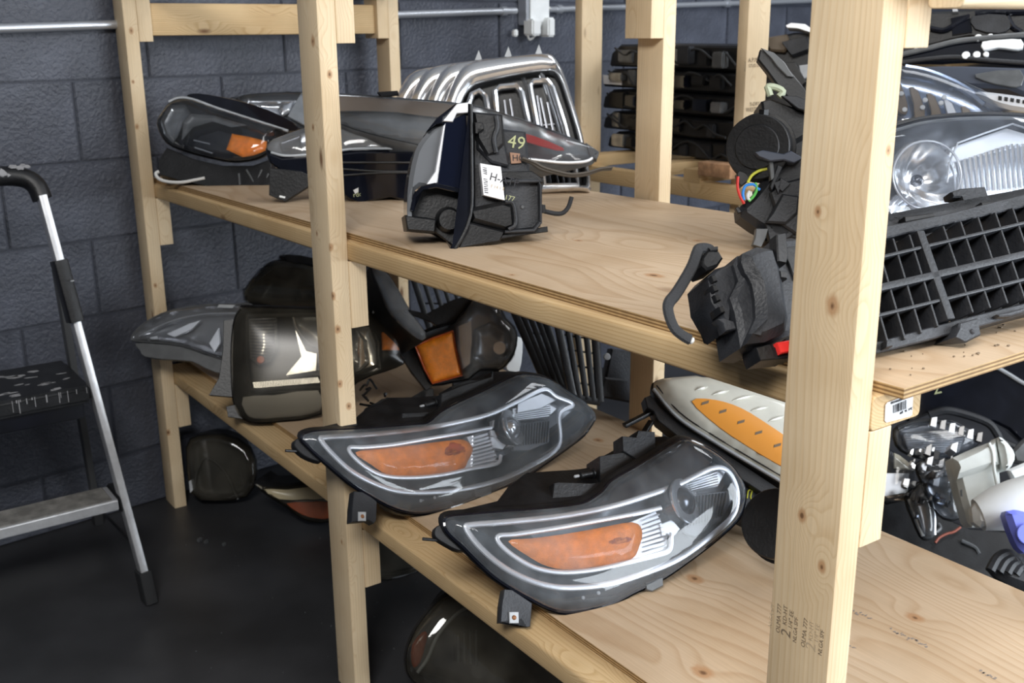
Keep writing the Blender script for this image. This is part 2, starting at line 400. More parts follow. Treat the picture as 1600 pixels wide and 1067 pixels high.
def loft_bm(bm, loops, cap0=True, cap1=True):
    R = [[bm.verts.new(p) for p in lp] for lp in loops]; n = len(R[0])
    for A, B in zip(R, R[1:]):
        for k in range(n): bm.faces.new((A[k], A[(k+1) % n], B[(k+1) % n], B[k]))
    for ok, r in ((cap0, R[0]), (cap1, R[-1])):
        if ok:
            f = bm.faces.new(r); bmesh.ops.triangulate(bm, faces=[f])
def slab(name, fr, P, w0, w1, mat, parent, bev=.0015, vec=None, taper=0):
    """polygon P of the plane given thickness from w0 to w1 (w1 front)"""
    P = ccw(P); b = min(bev, abs(w1-w0)/3); dv = Vector(vec) if vec is not None else fr.n
    f = lambda Q, h: [fr.w(q)+dv*h for q in Q]
    bm = bmesh.new(); s = 1 if w1 > w0 else -1
    loft_bm(bm, [f(offset(P, -taper-b), w0), f(offset(P, -taper), w0+s*b), f(P, w1-s*b), f(offset(P, -b), w1)])
    return fin(name, bm, mat, parent)
def shell(name, fr, P, layers, back, mat, parent):
    """housing: loops of P (shrunk about the centroid, shifted) at distances along back"""
    P = ccw(P); c = sum(P, Vector((0, 0)))/len(P); back = Vector(back).normalized()
    loops = []
    for (off, sc, d, sh) in layers:
        Q = [c+(q-c)*sc+Vector(sh) for q in offset(P, off)]
        loops.append([fr.w(q)+back*d for q in Q])
    bm = bmesh.new(); loft_bm(bm, loops, cap0=False)
    return fin(name, bm, mat, parent)
def strip(name, fr, P, r, mat, parent, w=0, closed=False, flat=None, sm=5, seg=8):
    if sm: P = catmull(P, sm, closed)
    return tube(name, [fr.w(p, w) for p in P], r, mat, parent, closed, seg, flat=flat, nrm=fr.n)
def minz(fr, P, add=0): return min(fr.w(p).z for p in P)+add
def prism(name, c, r, h, axis, mat, parent, seg=24, r2=None, lip=0):
    """round cap or cylinder centred on c, running h along axis"""
    bm = bmesh.new(); r2 = r if r2 is None else r2; axis = Vector(axis).normalized()
    prof = [(r-.0015, 0), (r, .0015), (r2, h-.0015), (r2-.0015, h)]
    if lip: prof = [(r+lip, 0), (r+lip, lip), (r, lip*1.2), (r2, h-.002), (r2-.002, h)]
    a = axis.orthogonal().normalized(); b = axis.cross(a)
    loft_bm(bm, [[Vector(c)+axis*z+(a*math.cos(2*PI*k/seg)+b*math.sin(2*PI*k/seg))*q for k in range(seg)] for q, z in prof])
    return fin(name, bm, mat, parent)
def text(s, size, P, X, Y, mat, parent, name='lettering', depth=.0002, sx=1.0):
    """flat lettering at P, reading along X, upright along Y"""
    cu = bpy.data.curves.new(name, 'FONT'); cu.body = s; cu.size = size; cu.extrude = depth; cu.resolution_u = 2
    to = bpy.data.objects.new(name+'_source', cu); COL.objects.link(to)
    dg = bpy.context.evaluated_depsgraph_get(); me = bpy.data.meshes.new_from_object(to.evaluated_get(dg))
    bpy.data.objects.remove(to); bpy.data.curves.remove(cu)
    X = Vector(X).normalized(); Y = Vector(Y); Y = (Y-X*Y.dot(X)).normalized(); Zv = X.cross(Y)
    me.transform(Matrix.Translation(P) @ Matrix((X*sx, Y, Zv)).transposed().to_4x4())
    return link(name, me, mat, parent, smooth=False)

# ------------------------------------------------------------------ room shell
def quad_box(name, lo, hi, mat, kind='structure', parent=None):
    bm = bmesh.new(); box(bm, [(a+b)/2 for a, b in zip(lo, hi)], [b-a for a, b in zip(lo, hi)])
    o = fin(name, bm, mat, parent, smooth=False)
    if kind: o['kind'] = kind
    return o
quad_box('floor', (-1.3, -5, -.1), (7, 6.5, 0), 'floor')
quad_box('ceiling', (-1.3, -5, 3.6), (7, 6.5, 3.7), 'plaster')
# painted concrete block wall behind the far end of the shelves, slightly off square
wk = -.1049; wlen = math.hypot(1, wk); wd = Vector((wk, 1, 0))/wlen; wn = Vector((1, -wk, 0))/wlen
W0 = Vector((-.158, 0, 0)); CH = .2265
def wall_pt(s, z, out=0): return W0 + wd*s + wn*out + Vector((0, 0, z))
Rw = Matrix((wd, -wn, Vector((0, 0, 1)))).transposed().to_4x4()
bm = bmesh.new(); box(bm, (0, 0, 0), (11.0, .14, 3.6)); bmesh.ops.transform(bm, matrix=Matrix.Translation(wall_pt(1.0, 1.8, -.0765)) @ Rw, verts=bm.verts)
wall = fin('wall_left', bm, 'mortar', None, smooth=False); wall['kind'] = 'structure'
BL = .452; J = .007
def block_mesh(l, nm='block'):
    bm = bmesh.new(); box(bm, (0, 0, 0), (l-J, .007, CH-J))
    fr_ = [e for e in bm.edges if all(v.co.y < 0 for v in e.verts)]
    bmesh.ops.bevel(bm, geom=fr_, offset=.003, segments=2, affect='EDGES')
    me = bpy.data.meshes.new(nm); bm.to_mesh(me); bm.free(); me.materials.append(M['block'])
    for p in me.polygons: p.use_smooth = True
    me.set_sharp_from_angle(angle=math.radians(50))
    return me
bmesh_block = block_mesh(BL)
for i in range(-1, 8):                       # courses
    zc = .1829 + CH*(i+.5)
    if zc-CH/2 < 0: zc = (.1829-J/2)/2
    for k in range(-6, 13):
        s = -.137 + BL*k + (BL/2 if i % 2 else 0) + BL/2
        if s < -3 or s > 4.6: continue
        o = bpy.data.objects.new('block', bmesh_block); COL.objects.link(o); o.parent = wall
        o.matrix_local = Matrix.Translation(wall_pt(s, zc, -.003+random.uniform(-.0006, .0006))) @ Rw
        if i == -1: o.scale = (1, 1, (.1829-J)/(CH-J))
quad_box('wall_back', (-1.3, 5.6, 0), (7, 5.75, 3.6), 'darkpaint')
quad_box('wall_right', (5.1, -5, 0), (5.25, .9, 3.6), 'darkpaint')
quad_box('wall_front', (-1.3, -4.2, 0), (7, -4.05, 3.6), 'darkpaint')

# ------------------------------------------------------------------ the shelving unit the parts lie on
T, Wd = .039, .0885
X1, X2, X3, DEP = -.058, 1.175, 2.418, .873
unit = thing('shelving_unit', 'big homemade pine and plywood shelving unit carrying the headlights', 'shelf', (1.2, .43, 0))
def post(x, y0, parent=unit, h=2.2, mat='pine'):
    return board('post', (x-Wd/2, y0+T/2, 0), (x-Wd/2, y0+T/2, h), Wd, T, mat, parent, upv=(0, 1, 0), bev=.004)
def kpost(x, lst):
    o = []
    for X_, Y_, face, r in lst:
        P = at(X_, Y_, 1, 0) if face == 'f' else at(X_, Y_, 0, x)
        o.append((P.z-1.1, P.x-(x-Wd/2), P.y-T/2, r))
    return o
C1_, C2_ = (.88, .71, .48), (.79, .605, .38)
M['pine_p3'] = wood('pine_near', C1_, C2_, ring=70, kn=kpost(X3, [(1300, 478, 'f', .0085), (1278, 331, 'f', .0045), (1284, 886, 'f', .0055), (1253, 805, 'f', .006), (1388, 235, 's', .004)]))
M['pine_p2'] = wood('pine_middle', C1_, C2_, ring=70, kn=kpost(X2, [(516, 387, 's', .006), (520, 463, 's', .006), (528, 514, 's', .006), (531, 600, 's', .006), (545, 635, 's', .006), (515, 116, 's', .005), (489, 64, 'f', .008), (495, 365, 'f', .004), (534, 847, 'f', .004), (540, 893, 's', .007), (489, 199, 'f', .005)]))
M['pine_p1'] = wood('pine_end', C1_, C2_, ring=70, kn=kpost(X1, [(205, 48, 's', .006), (214, 198, 's', .006), (243, 446, 's', .005), (263, 676, 's', .007), (208, 128, 's', .004)]))
p1 = post(X1, 0, mat='pine_p1'); p2 = post(X2, 0, mat='pine_p2'); p3 = post(X3, 0, mat='pine_p3')
for x in (X1, 1.223, X3): post(x, DEP-T)
def zU(x): return .979 + (x-X1)*.0150
def zL(x): return .405
def zT(x): return 1.56
def cripple(x, y0, z, l=.14, mat='pine'):
    board('support_block', (x-Wd/2, y0+T/2, z-l), (x-Wd/2, y0+T/2, z-.001), Wd, T, mat, unit, upv=(0, 1, 0), bev=.002)
for x in (X1, X2, X3):
    for zf in (zU, zL, zT):
        l = .14 if zf is not zT else .141
        cripple(x, T, zf(x), l)
for x in (X1, 1.223, X3):
    for zf in (zU, zL, zT): cripple(x, DEP-2*T, zf(x), .14)
def beam(y, zf, x0=-.146, x1=X3, mat='pine_old'):
    return board('beam', (x0, y, zf(x0)+T/2), (x1, y, zf(x1)+T/2), Wd, T, mat, unit, bev=.006, seg=3)
bfu = beam(T+Wd/2, zU); beam(DEP-T-Wd/2, zU); beam(T+Wd/2, zL, x1=2.62); beam(DEP-T-Wd/2, zL, x1=2.62)
beam(T+Wd/2, zT); beam(DEP-T-Wd/2, zT)
PT = .0125
def plywood(x0, x1, y0, y1, zf, mat='ply'):
    """sheet with five plies: faces carry the veneer, the rim the layered edge"""
    a = Vector((x0, (y0+y1)/2, zf(x0)+T+PT/2+.0005)); b = Vector((x1, (y0+y1)/2, zf(x1)+T+PT/2+.0005))
    o = board('plywood_sheet', a, b, y1-y0, PT, mat, unit, bev=0)
    me = o.data; me.materials.append(M['plyedge'])
    for p in me.polygons: p.use_smooth = False; p.material_index = 0 if abs(p.normal.z) > .5 else 1
    return o
def kply(x0, x1, y0, y1, z, lst):
    return [((lambda P: (P.x-(x0+x1)/2, P.y-(y0+y1)/2, PT/2, r))(at(X_, Y_, 2, z))) for X_, Y_, r in lst]
PC1, PC2 = (.66, .505, .35), (.565, .405, .26)
M['ply_u'] = wood('plywood_upper', PC1, PC2, ring=15, rough=.5, ply=True, kn=kply(-.14, 2.442, .058, .822, 1.062, [(1022, 428, .012), (1090, 372, .008), (905, 370, .007), (800, 425, .004)]))
M['ply_l'] = wood('plywood_lower', PC1, PC2, ring=15, rough=.5, ply=True, kn=kply(-.14, 2.62, .102, .842, .457, [(1085, 904, .013), (1098, 1050, .014), (1430, 965, .012), (935, 688, .010), (905, 1003, .006)]))
plywood(-.14, 2.442, .058, .822, zU, 'ply_u')
plywood(-.14, 2.62, .102, .842, zL, 'ply_l')
# rail along the wall end and cross rail over the near end
board('rail', (-.092, T+.002, 1.479), (-.092, DEP-T, 1.479), .033, .0885, 'pine_old', unit, upv=(0, 0, 1))
board('rail', (2.457, .040, 1.500), (2.457, .86, 1.500), .038, .0885, 'pine', unit, upv=(0, 0, 1), bev=.006, seg=3)
# barcode sticker on the end grain of the beam
xe = X3+.0012
bs = Fr((xe, .1, 1.03), (1, 0, 0))
lab = slab('barcode_label', bs, bs.uv(Z(1160, 540, 3.1375)((702, 292), (712, 278), (826, 236), (836, 246), (831, 338), (822, 346), (705, 376), (698, 368))), -.0004, .0004, 'paper', unit, bev=.0001)
lab['label'] = 'white barcode sticker'
bq = bs.uv(Z(1160, 540, 3.1375)((735, 292), (802, 264), (802, 308), (735, 332)))
k = 0; bm = bmesh.new()
while k < 1:
    wb = random.choice((.02, .03, .05)); 
    a0, a1 = bq[0].lerp(bq[1], k), bq[0].lerp(bq[1], min(1, k+wb)); c0, c1 = bq[3].lerp(bq[2], k), bq[3].lerp(bq[2], min(1, k+wb))
    vs_ = [bm.verts.new(bs.w(q, .0008)) for q in (a0, a1, c1, c0)]; bm.faces.new(vs_); k += wb+random.choice((.02, .03, .04))
fin('barcode_print', bm, 'ink', lab, smooth=False)
def lettering(s, fr, pxs, size, mat, parent, h=.0008, flip=False, **kw):
    a, b = fr.uv(pxs); A, B = fr.w(a, h), fr.w(b, h); X = B-A; Y = fr.n.cross(X)
    return text(s, size, A, X, Y, mat, parent, **kw)
zz = Z(1160, 540, 3.1375)
lettering('2x4  96  SPF', bs, zz((830, 300), (712, 346)), .0045, 'ink', lab, name='label_print')
lettering('STUD WHITEWOOD', bs, zz((826, 240), (712, 280)), .004, 'ink', lab, name='label_print')
# mill stamps on the near post
pf = Fr((2.37, -.0002, .7), (0, -1, 0))
q = Z(1160, 800, 3.636)
for s, a, b, sz, m_ in (('OLMA 777', (212, 690), (222, 525), .0105, 'stamp'), ('2', (272, 722), (274, 690), .026, 'stamp'), ('KD-HT', (250, 645), (256, 555), .0105, 'stamp'),
                        ('1/4" EE', (282, 668), (292, 565), .0105, 'stamp'), ('NLGA SPF', (306, 745), (318, 600), .0095, 'stamp'),
                        ('OLMA 777', (354, 772), (374, 605), .0105, 'stamp'), ('2', (414, 798), (416, 765), .026, 'stampf'), ('KD-HT', (398, 735), (404, 640), .0105, 'stampf'),
                        ('1/4" EE', (430, 745), (440, 640), .0105, 'stampf'), ('NLGA SPF', (450, 818), (466, 680), .0095, 'stamp'), ('NLGA SPF', (166, 660), (182, 530), .0095, 'stampf')):
    lettering(s, pf, q(a, b), sz*.8, m_, unit, h=.0003, name='mill_stamp', depth=.00005)

# ------------------------------------------------------------------ the unit behind
unit2 = thing('shelving_unit', 'pine shelving unit behind, stacked with black car parts', 'shelf', (1.0, 1.6, 0))
for x in (.227, .955):
    board('post', (x-.019, 1.4445, 0), (x-.019, 1.4445, 2.3), .038, .0885, 'pine', unit2, upv=(0, 1, 0))
board('post', (1.335, 1.4445, 0), (1.335, 1.4445, 2.3), .038, .0885, 'pine', unit2, upv=(0, 1, 0))
for x in (-.02, 2.0):
    board('post', (x-.019, 1.97, 0), (x-.019, 1.97, 2.3), .038, .0885, 'pine', unit2, upv=(0, 1, 0))
board('beam', (.15, 1.38, .983), (2.3, 1.38, .983), .038, .052, 'pine_old', unit2)
board('beam', (.15, 1.86, .983), (2.3, 1.86, .983), .088, .04, 'pine_old', unit2)
for x in (.30, .62, .80, 1.25, 1.6, 2.0):
    board('cross_piece', (x, 1.36, 1.0225), (x, 1.9, 1.0225), .07, .0385, 'pine_old', unit2)
ps = Fr((.9562, 1.44, 1.2), (1, 0, 0)); q = Z(840, 0, 3.139)
for s, a, b, sz in (('|', (1012, 338), (1024, 338), .03), ('A.P.MILL', (1032, 305), (1098, 300), .016), ('STUD 2X4', (1034, 330), (1098, 326), .012), ('S-DRY', (1040, 520), (1090, 516), .015), ('WESTERN', (1020, 548), (1095, 544), .016)):
    lettering(s, ps, q(a, b), sz, 'stamp', unit2, name='mill_stamp', depth=.00005)

rs_ = random.Random(4)
for (a, b, n_) in (((1393, 984), (1452, 1012), 16), ((1328, 953), (1366, 968), 9), ((1322, 1008), (1340, 1016), 4), ((1532, 1050), (1560, 1062), 8)):
    bm = bmesh.new()
    for k in range(n_):
        t = k/n_; P = at(a[0]+(b[0]-a[0])*t+rs_.uniform(-1.5, 1.5), a[1]+(b[1]-a[1])*t+rs_.uniform(-2.5, 2.5), 2, zL(0)+T+PT+.0007)
        m = 7; lo = [P+Vector((math.cos(6.283*i/m)*rs_.uniform(.0006, .0035), math.sin(6.283*i/m)*rs_.uniform(.0006, .0045), 0)) for i in range(m)]
        loft_bm(bm, [lo, [q+Vector((0, 0, .0002)) for q in lo]])
    o = fin('ink_smudge', bm, 'smudge', unit, smooth=False)

# ------------------------------------------------------------------ headlights
BIG = 'headlights lying about on the shelves'
class Lamp:
    """a headlight built on its own working plane; everything is a part of one Empty"""
    def __init__(s, label, P, n, outline, group=None, name='headlight', cat='headlight', drop=0):
        s.fr = Fr(P, n); s.o = ccw(s.fr.uv(outline)); 
        c = sum((s.fr.w(p) for p in s.o), Vector())/len(s.o)
        s.root = thing(name, label, cat, (c.x, c.y, minz(s.fr, s.o)-drop), group)
    def uv(s, pts, sm=0, closed=True):
        P = s.fr.uv(pts); return catmull(P, sm, closed) if sm else P
    def housing(s, layers, back, mat='black', P=None):
        s.h = shell('housing', s.fr, P or s.o, layers, back, mat, s.root); return s.h
    def bezel(s, H=-.03, R=.04, mat='bowl', w0=-.001, P=None): return dome('bezel', s.fr, P or offset(s.o, -.002), H, R, mat, s.root, w0)
    def lens(s, H=.03, R=.05, mat='glass', w0=.001, P=None): s.l = dome('lens', s.fr, P or s.o, H, R, mat, s.root, w0); return s.l
    def rim(s, r=.004, mat='black', w=0, flat=None): return strip('rim', s.fr, s.o, r, mat, s.root, w, closed=True, sm=0, flat=flat)
    def dome(s, name, pts, H, R, mat, w0=0, sm=0, parent=None): return dome(name, s.fr, s.uv(pts, sm), H, R, mat, parent or s.root, w0)
    def slab(s, name, pts, w0, w1, mat, sm=0, parent=None, **k): return slab(name, s.fr, s.uv(pts, sm), w0, w1, mat, parent or s.root, **k)
    def strip(s, name, pts, r, mat, w=0, sm=5, closed=False, flat=None, parent=None): return strip(name, s.fr, s.fr.uv(pts), r, mat, parent or s.root, w, closed, flat, sm)
    def at(s, x, y, h=0): return s.fr.w(s.fr.uv([(x, y)])[0], h)
    def ribs(s, name, a0, a1, b0, b1, n, r, mat, w=0, parent=None):
        """n ribs; rib k runs from a0..a1 at k/n to b0..b1 at k/n (a grooved reflector: ONE part)"""
        A0, A1, B0, B1 = s.fr.uv([a0, a1, b0, b1]); bm = bmesh.new()
        for k in range(n):
            t = k/(n-1) if n > 1 else 0
            tube_bm(bm, [s.fr.w(A0.lerp(A1, t), w), s.fr.w(B0.lerp(B1, t), w)], r, seg=6)
        return fin(name, bm, mat, parent or s.root)

def pair_lamp(P, n, q, label, pts, proj_bright, grp='pair of matching clear headlights with amber markers'):
    """the two alike lamps on the lower shelf; each traced at its own place"""
    L_ = Lamp(label, P, n, q(*pts['out']), grp)
    back = (-.93, .12, .10)
    L_.o = catmull(L_.o, 3, True)
    L_.housing([(.004, 1, -.003, (0, 0)), (.007, 1, .003, (0, 0)), (.006, 1, .012, (0, 0)), (-.002, .97, .016, (.006, .004)), (-.004, .80, .03, (.05, .012)), (-.01, .70, .07, (.06, .022)), (-.014, .5, .115, (.06, .03))], back)
    L_.bezel(-.026, .03, 'bowl')
    L_.rim(.0045, 'gloss', w=.001)
    # dark top field of the lens
    L_.slab('smoked_panel', q(*pts['dark']), -.006, .0045, 'gloss', sm=3)
    # outer bright strip and inner one
    L_.strip('outer_chrome_strip', q(*pts['s1']), .0055, 'satin', w=.010, closed=True, sm=6, flat=.003)
    L_.strip('inner_chrome_strip', q(*pts['s2']), .0046, 'satin', w=.009, sm=6, flat=.003)
    L_.slab('reflector_panel', q(*pts['panel']), -.02, -.002, 'satin')
    r = L_.ribs('reflector_ribs', *q(*pts['ribs']), 9, .0022, 'chrome', w=.0)
    L_.dome('amber_reflector', q(*pts['amber']), .010, .02, 'amber', w0=.0, sm=3)
    L_.dome('amber_bulb_shade', q(*pts['bulb']), .006, .012, 'amberd', w0=.004, sm=3)
    # projector lamp
    cx, cy = q(pts['pc'])[0]; c = L_.at(cx, cy, -.03)
    ax = (L_.fr.n+L_.fr.u*.5).normalized()
    pr = prism('projector_tube', c, .042, .042, ax, 'gloss', L_.root, seg=36)
    prism('projector_ring', c+ax*.040, .044, .006, ax, 'chrome', L_.root, seg=36)
    bm = bmesh.new(); bmesh.ops.create_uvsphere(bm, u_segments=24, v_segments=14, radius=.034)
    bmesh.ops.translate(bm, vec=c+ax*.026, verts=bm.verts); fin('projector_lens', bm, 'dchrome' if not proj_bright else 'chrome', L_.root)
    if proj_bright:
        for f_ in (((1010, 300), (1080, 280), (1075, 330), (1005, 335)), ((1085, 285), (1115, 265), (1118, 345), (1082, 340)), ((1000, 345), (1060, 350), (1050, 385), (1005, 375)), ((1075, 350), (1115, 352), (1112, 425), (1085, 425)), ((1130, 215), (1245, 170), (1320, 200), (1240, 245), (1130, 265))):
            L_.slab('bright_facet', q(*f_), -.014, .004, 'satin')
    L_.slab('grey_reflection', q(*pts['step']), -.012, .002, 'satin')  # light grey reflection by the projector, put in as a satin block
    L_.ribs('dark_ribs', *q(*pts['dribs']), 13, .0016, 'smokerib', w=-.004)
    L_.slab('dark_panel', q(*pts['dpanel']), -.016, -.006, 'bowl')
    L_.slab('upper_reflector', q(*pts['upref']), -.012, -.001, 'satin')
    L_.ribs('upper_ribs', *q(*pts['upribs']), 7, .0015, 'chrome', w=.001)
    dome('lens', L_.fr, L_.o, .024, .055, 'glassp', L_.root, .006, step=.0115)
    # small lugs, feet and brackets of the housing
    L_.slab('lug', q(*pts['lug']), -.012, .006, 'grey')
    for (x, y) in pts['dots']:
        a = q((x, y))[0]; prism('clip_dot', L_.at(*a, .006), .0035, .002, L_.fr.n, 'lgrey', L_.root, seg=12)
    pg = L_.uv(q(*pts['peg']), closed=False)
    tube('locating_pin', [L_.fr.w(pg[0], -.01), L_.fr.w(pg[1], -.01)], .003, 'black', L_.root)
    L_.slab('ear', q(*pts['ear']), -.022, -.002, 'black', sm=3)
    br = L_.slab('mounting_bracket', q(*pts['brk']), -.020, .004, 'dusty')
    c0 = q(*pts['nut']); L_.slab('clip_nut', c0, .003, .007, 'lgrey', parent=br)
    m0 = L_.at(*[sum(v)/4 for v in zip(*c0)], .006); prism('bolt', m0, .0042, .003, L_.fr.n, 'rust', br, seg=10)
    L_.slab('edge_skirt', q(*pts['skirt']), -.016, -.003, 'black', sm=2)
    return L_
M['smokerib'] = pbr('smoked_rib', (.05, .055, .06), rough=.2, metal=.5)
M['smokechin'] = pbr('smoked_chin', (.075, .077, .082), rough=.16, coat=.5)

ql = Z(640, 660, 2.7586)
NB = (.80, -.16, .58)
PB = at(880, 955, 2, .462)
B_ = dict(out=((150, 440), (165, 412), (250, 402), (430, 387), (590, 375), (700, 362), (765, 345), (830, 300), (870, 255), (960, 203), (1060, 142), (1130, 98), (1190, 78), (1290, 120), (1370, 180), (1405, 220), (1440, 290), (1432, 365), (1400, 425), (1300, 515), (1180, 605), (1080, 672), (960, 730), (850, 785), (700, 815), (620, 806), (540, 770), (400, 690), (320, 625), (235, 540), (170, 480)),
  dark=((720, 372), (790, 345), (850, 300), (890, 258), (960, 213), (1060, 155), (1140, 105), (1200, 90), (1290, 130), (1300, 175), (1230, 235), (1120, 275), (1000, 320), (850, 358)),
  s1=((238, 462), (262, 446), (430, 432), (650, 408), (850, 370), (1000, 325), (1150, 272), (1290, 205), (1360, 215), (1400, 300), (1385, 400), (1290, 492), (1150, 592), (1000, 655), (850, 700), (700, 716), (590, 708), (480, 672), (380, 615), (290, 535)),
  s2=((1075, 372), (960, 398), (800, 428), (620, 460), (450, 486), (376, 494), (385, 530), (450, 585), (540, 632), (650, 650), (780, 640), (920, 610), (1050, 578), (1112, 552), (1120, 480)),
  panel=((950, 428), (1062, 380), (1085, 420), (1115, 490), (1105, 545), (1040, 572), (950, 592), (900, 600), (985, 540), (1003, 470)),
  ribs=((1000, 425), (1000, 580), (1075, 395), (1112, 548)),
  amber=((425, 512), (520, 500), (660, 482), (800, 458), (960, 430), (1003, 468), (990, 535), (958, 588), (850, 613), (700, 634), (600, 622), (520, 582)),
  bulb=((820, 500), (870, 475), (940, 470), (975, 500), (960, 540), (880, 560), (830, 545)),
  pc=(1140, 350), step=((1075, 440), (1130, 418), (1165, 460), (1140, 490), (1085, 490)),
  dribs=((1200, 320), (1370, 300), (1205, 450), (1350, 400)), dpanel=((1190, 310), (1380, 290), (1400, 330), (1350, 420), (1240, 490), (1190, 470)),
  upref=((1185, 245), (1300, 188), (1365, 210), (1330, 275), (1200, 305)), upribs=((1190, 250), (1200, 300), (1320, 200), (1330, 268)),
  chin=((540, 725), (640, 735), (760, 735), (900, 715), (1000, 690), (1090, 655), (1060, 680), (960, 722), (850, 775), (700, 803), (625, 795), (560, 765)),
  lug=((1010, 690), (1085, 668), (1088, 705), (1040, 730), (1015, 722)), dots=((742, 758), (808, 737)), peg=((62, 497), (130, 503)),
  ear=((108, 470), (120, 445), (165, 440), (200, 480), (250, 545), (210, 550), (150, 520), (115, 495)),
  brk=((405, 720), (440, 722), (525, 780), (518, 880), (500, 885), (480, 850), (390, 862), (393, 790)), nut=((423, 818), (465, 818), (466, 868), (425, 868)),
  skirt=((560, 775), (640, 812), (720, 815), (850, 790), (960, 735), (935, 770), (900, 790), (800, 812), (700, 828), (600, 812)))
lampB = pair_lamp(PB, NB, ql, 'clear headlight with amber marker, nearest the camera on the lower shelf, dark projector', B_, False)
qa = Z(440, 560, 3.0769)
NA = (.843, .086, .532)
PA = at(655, 797, 2, .466) + Vector(NA).normalized()*.010
A_ = dict(out=((95, 385), (125, 362), (200, 352), (400, 342), (620, 325), (700, 315), (760, 265), (850, 215), (950, 170), (1060, 115), (1130, 85), (1200, 85), (1280, 105), (1370, 160), (1450, 215), (1500, 275), (1495, 300), (1450, 365), (1380, 420), (1280, 490), (1150, 575), (1020, 635), (880, 695), (750, 730), (640, 742), (540, 720), (440, 670), (330, 600), (200, 490), (130, 425)),
  dark=((640, 330), (720, 315), (780, 270), (860, 225), (960, 180), (1070, 125), (1150, 95), (1210, 98), (1230, 150), (1150, 205), (1040, 255), (900, 300), (780, 325)),
  s1=((180, 398), (205, 385), (400, 372), (650, 345), (850, 310), (1000, 270), (1130, 210), (1250, 155), (1310, 190), (1390, 228), (1325, 275), (1318, 430), (1150, 540), (1000, 600), (850, 635), (700, 650), (560, 645), (450, 612), (330, 550), (240, 470)),
  s2=((1000, 338), (880, 360), (700, 390), (520, 420), (380, 432), (318, 434), (330, 470), (400, 530), (490, 570), (620, 578), (760, 565), (900, 535), (1025, 510), (1045, 470)),
  panel=((890, 375), (990, 345), (1005, 400), (1040, 470), (1020, 505), (940, 525), (870, 540), (920, 430)),
  ribs=((920, 375), (915, 520), (1000, 350), (1035, 490)),
  amber=((355, 452), (480, 432), (640, 415), (800, 395), (880, 392), (920, 435), (895, 495), (870, 532), (760, 555), (620, 565), (510, 558), (430, 510)),
  bulb=((750, 440), (790, 410), (850, 405), (890, 430), (880, 480), (810, 500), (760, 490)),
  pc=(1070, 345), step=((1000, 380), (1060, 365), (1085, 410), (1060, 440), (1010, 430)),
  dribs=((1130, 320), (1290, 300), (1130, 420), (1280, 400)), dpanel=((1120, 320), (1295, 290), (1295, 400), (1200, 440), (1120, 440)),
  upref=((1110, 240), (1250, 200), (1325, 240), (1280, 285), (1120, 300)), upribs=((1120, 250), (1125, 300), (1290, 220), (1290, 280)),
  chin=((430, 640), (560, 668), (700, 672), (850, 655), (1000, 622), (1080, 590), (1020, 620), (880, 685), (750, 718), (640, 728), (545, 708)),
  lug=((920, 635), (1000, 615), (1003, 655), (960, 670), (925, 668)), dots=((662, 687), (728, 672)), peg=((28, 437), (80, 440)),
  ear=((65, 405), (75, 385), (120, 380), (150, 425), (200, 490), (165, 490), (110, 465), (72, 430)),
  brk=((345, 640), (400, 645), (455, 690), (452, 780), (440, 795), (415, 780), (332, 788), (335, 720)), nut=((362, 740), (400, 740), (400, 785), (362, 785)),
  skirt=((480, 700), (560, 740), (640, 746), (760, 735), (880, 700), (1150, 580), (1160, 575), (1020, 655), (860, 715), (760, 735), (640, 752), (560, 742)))
lampA = pair_lamp(PA, NA, qa, 'clear headlight with amber marker and bright projector, lying against the middle post', A_, True)
# loose pieces on the back of these two
def back_bits(lp, q, boxes, screw):
    for nm, pts, w0, w1, mt in boxes: lp.slab(nm, q(*pts), w0, w1, mt)
    if screw:
        c = q(screw)[0]; P = lp.at(*c, -.05)
        s_ = prism('adjuster_screw', P, .008, .03, -lp.fr.u, 'black', lp.root, seg=16, lip=.003)
        prism('screw_tip', P-lp.fr.u*.03, .003, .012, -lp.fr.u, 'lgrey', s_, seg=10)
back_bits(lampB, ql, (('connector_box', ((850, 125), (960, 105), (1090, 110), (1090, 175), (960, 215), (870, 250), (852, 230)), -.10, -.035, 'black'),
                      ('connector_tower', ((945, 40), (1005, 45), (1015, 15), (1088, 22), (1092, 120), (1040, 160), (948, 105)), -.075, -.03, 'dusty'),
                      ('rear_cover', ((640, 250), (660, 245), (800, 250), (850, 245), (830, 300), (760, 345), (700, 362), (625, 370), (608, 345), (630, 330)), -.07, -.02, 'black')), (838, 190))
back_bits(lampA, qa, (('rear_cover', ((600, 250), (700, 245), (780, 240), (760, 265), (700, 312), (640, 322), (597, 318)), -.07, -.02, 'black'),
                      ('connector_box', ((800, 150), (900, 110), (1040, 70), (1050, 40), (1055, 110), (950, 165), (850, 212), (800, 225)), -.09, -.03, 'black'),
                      ('housing_fin', ((880, 95), (960, 65), (1040, 62), (1052, 120), (960, 140), (890, 150)), -.12, -.06, 'black')), (790, 180))

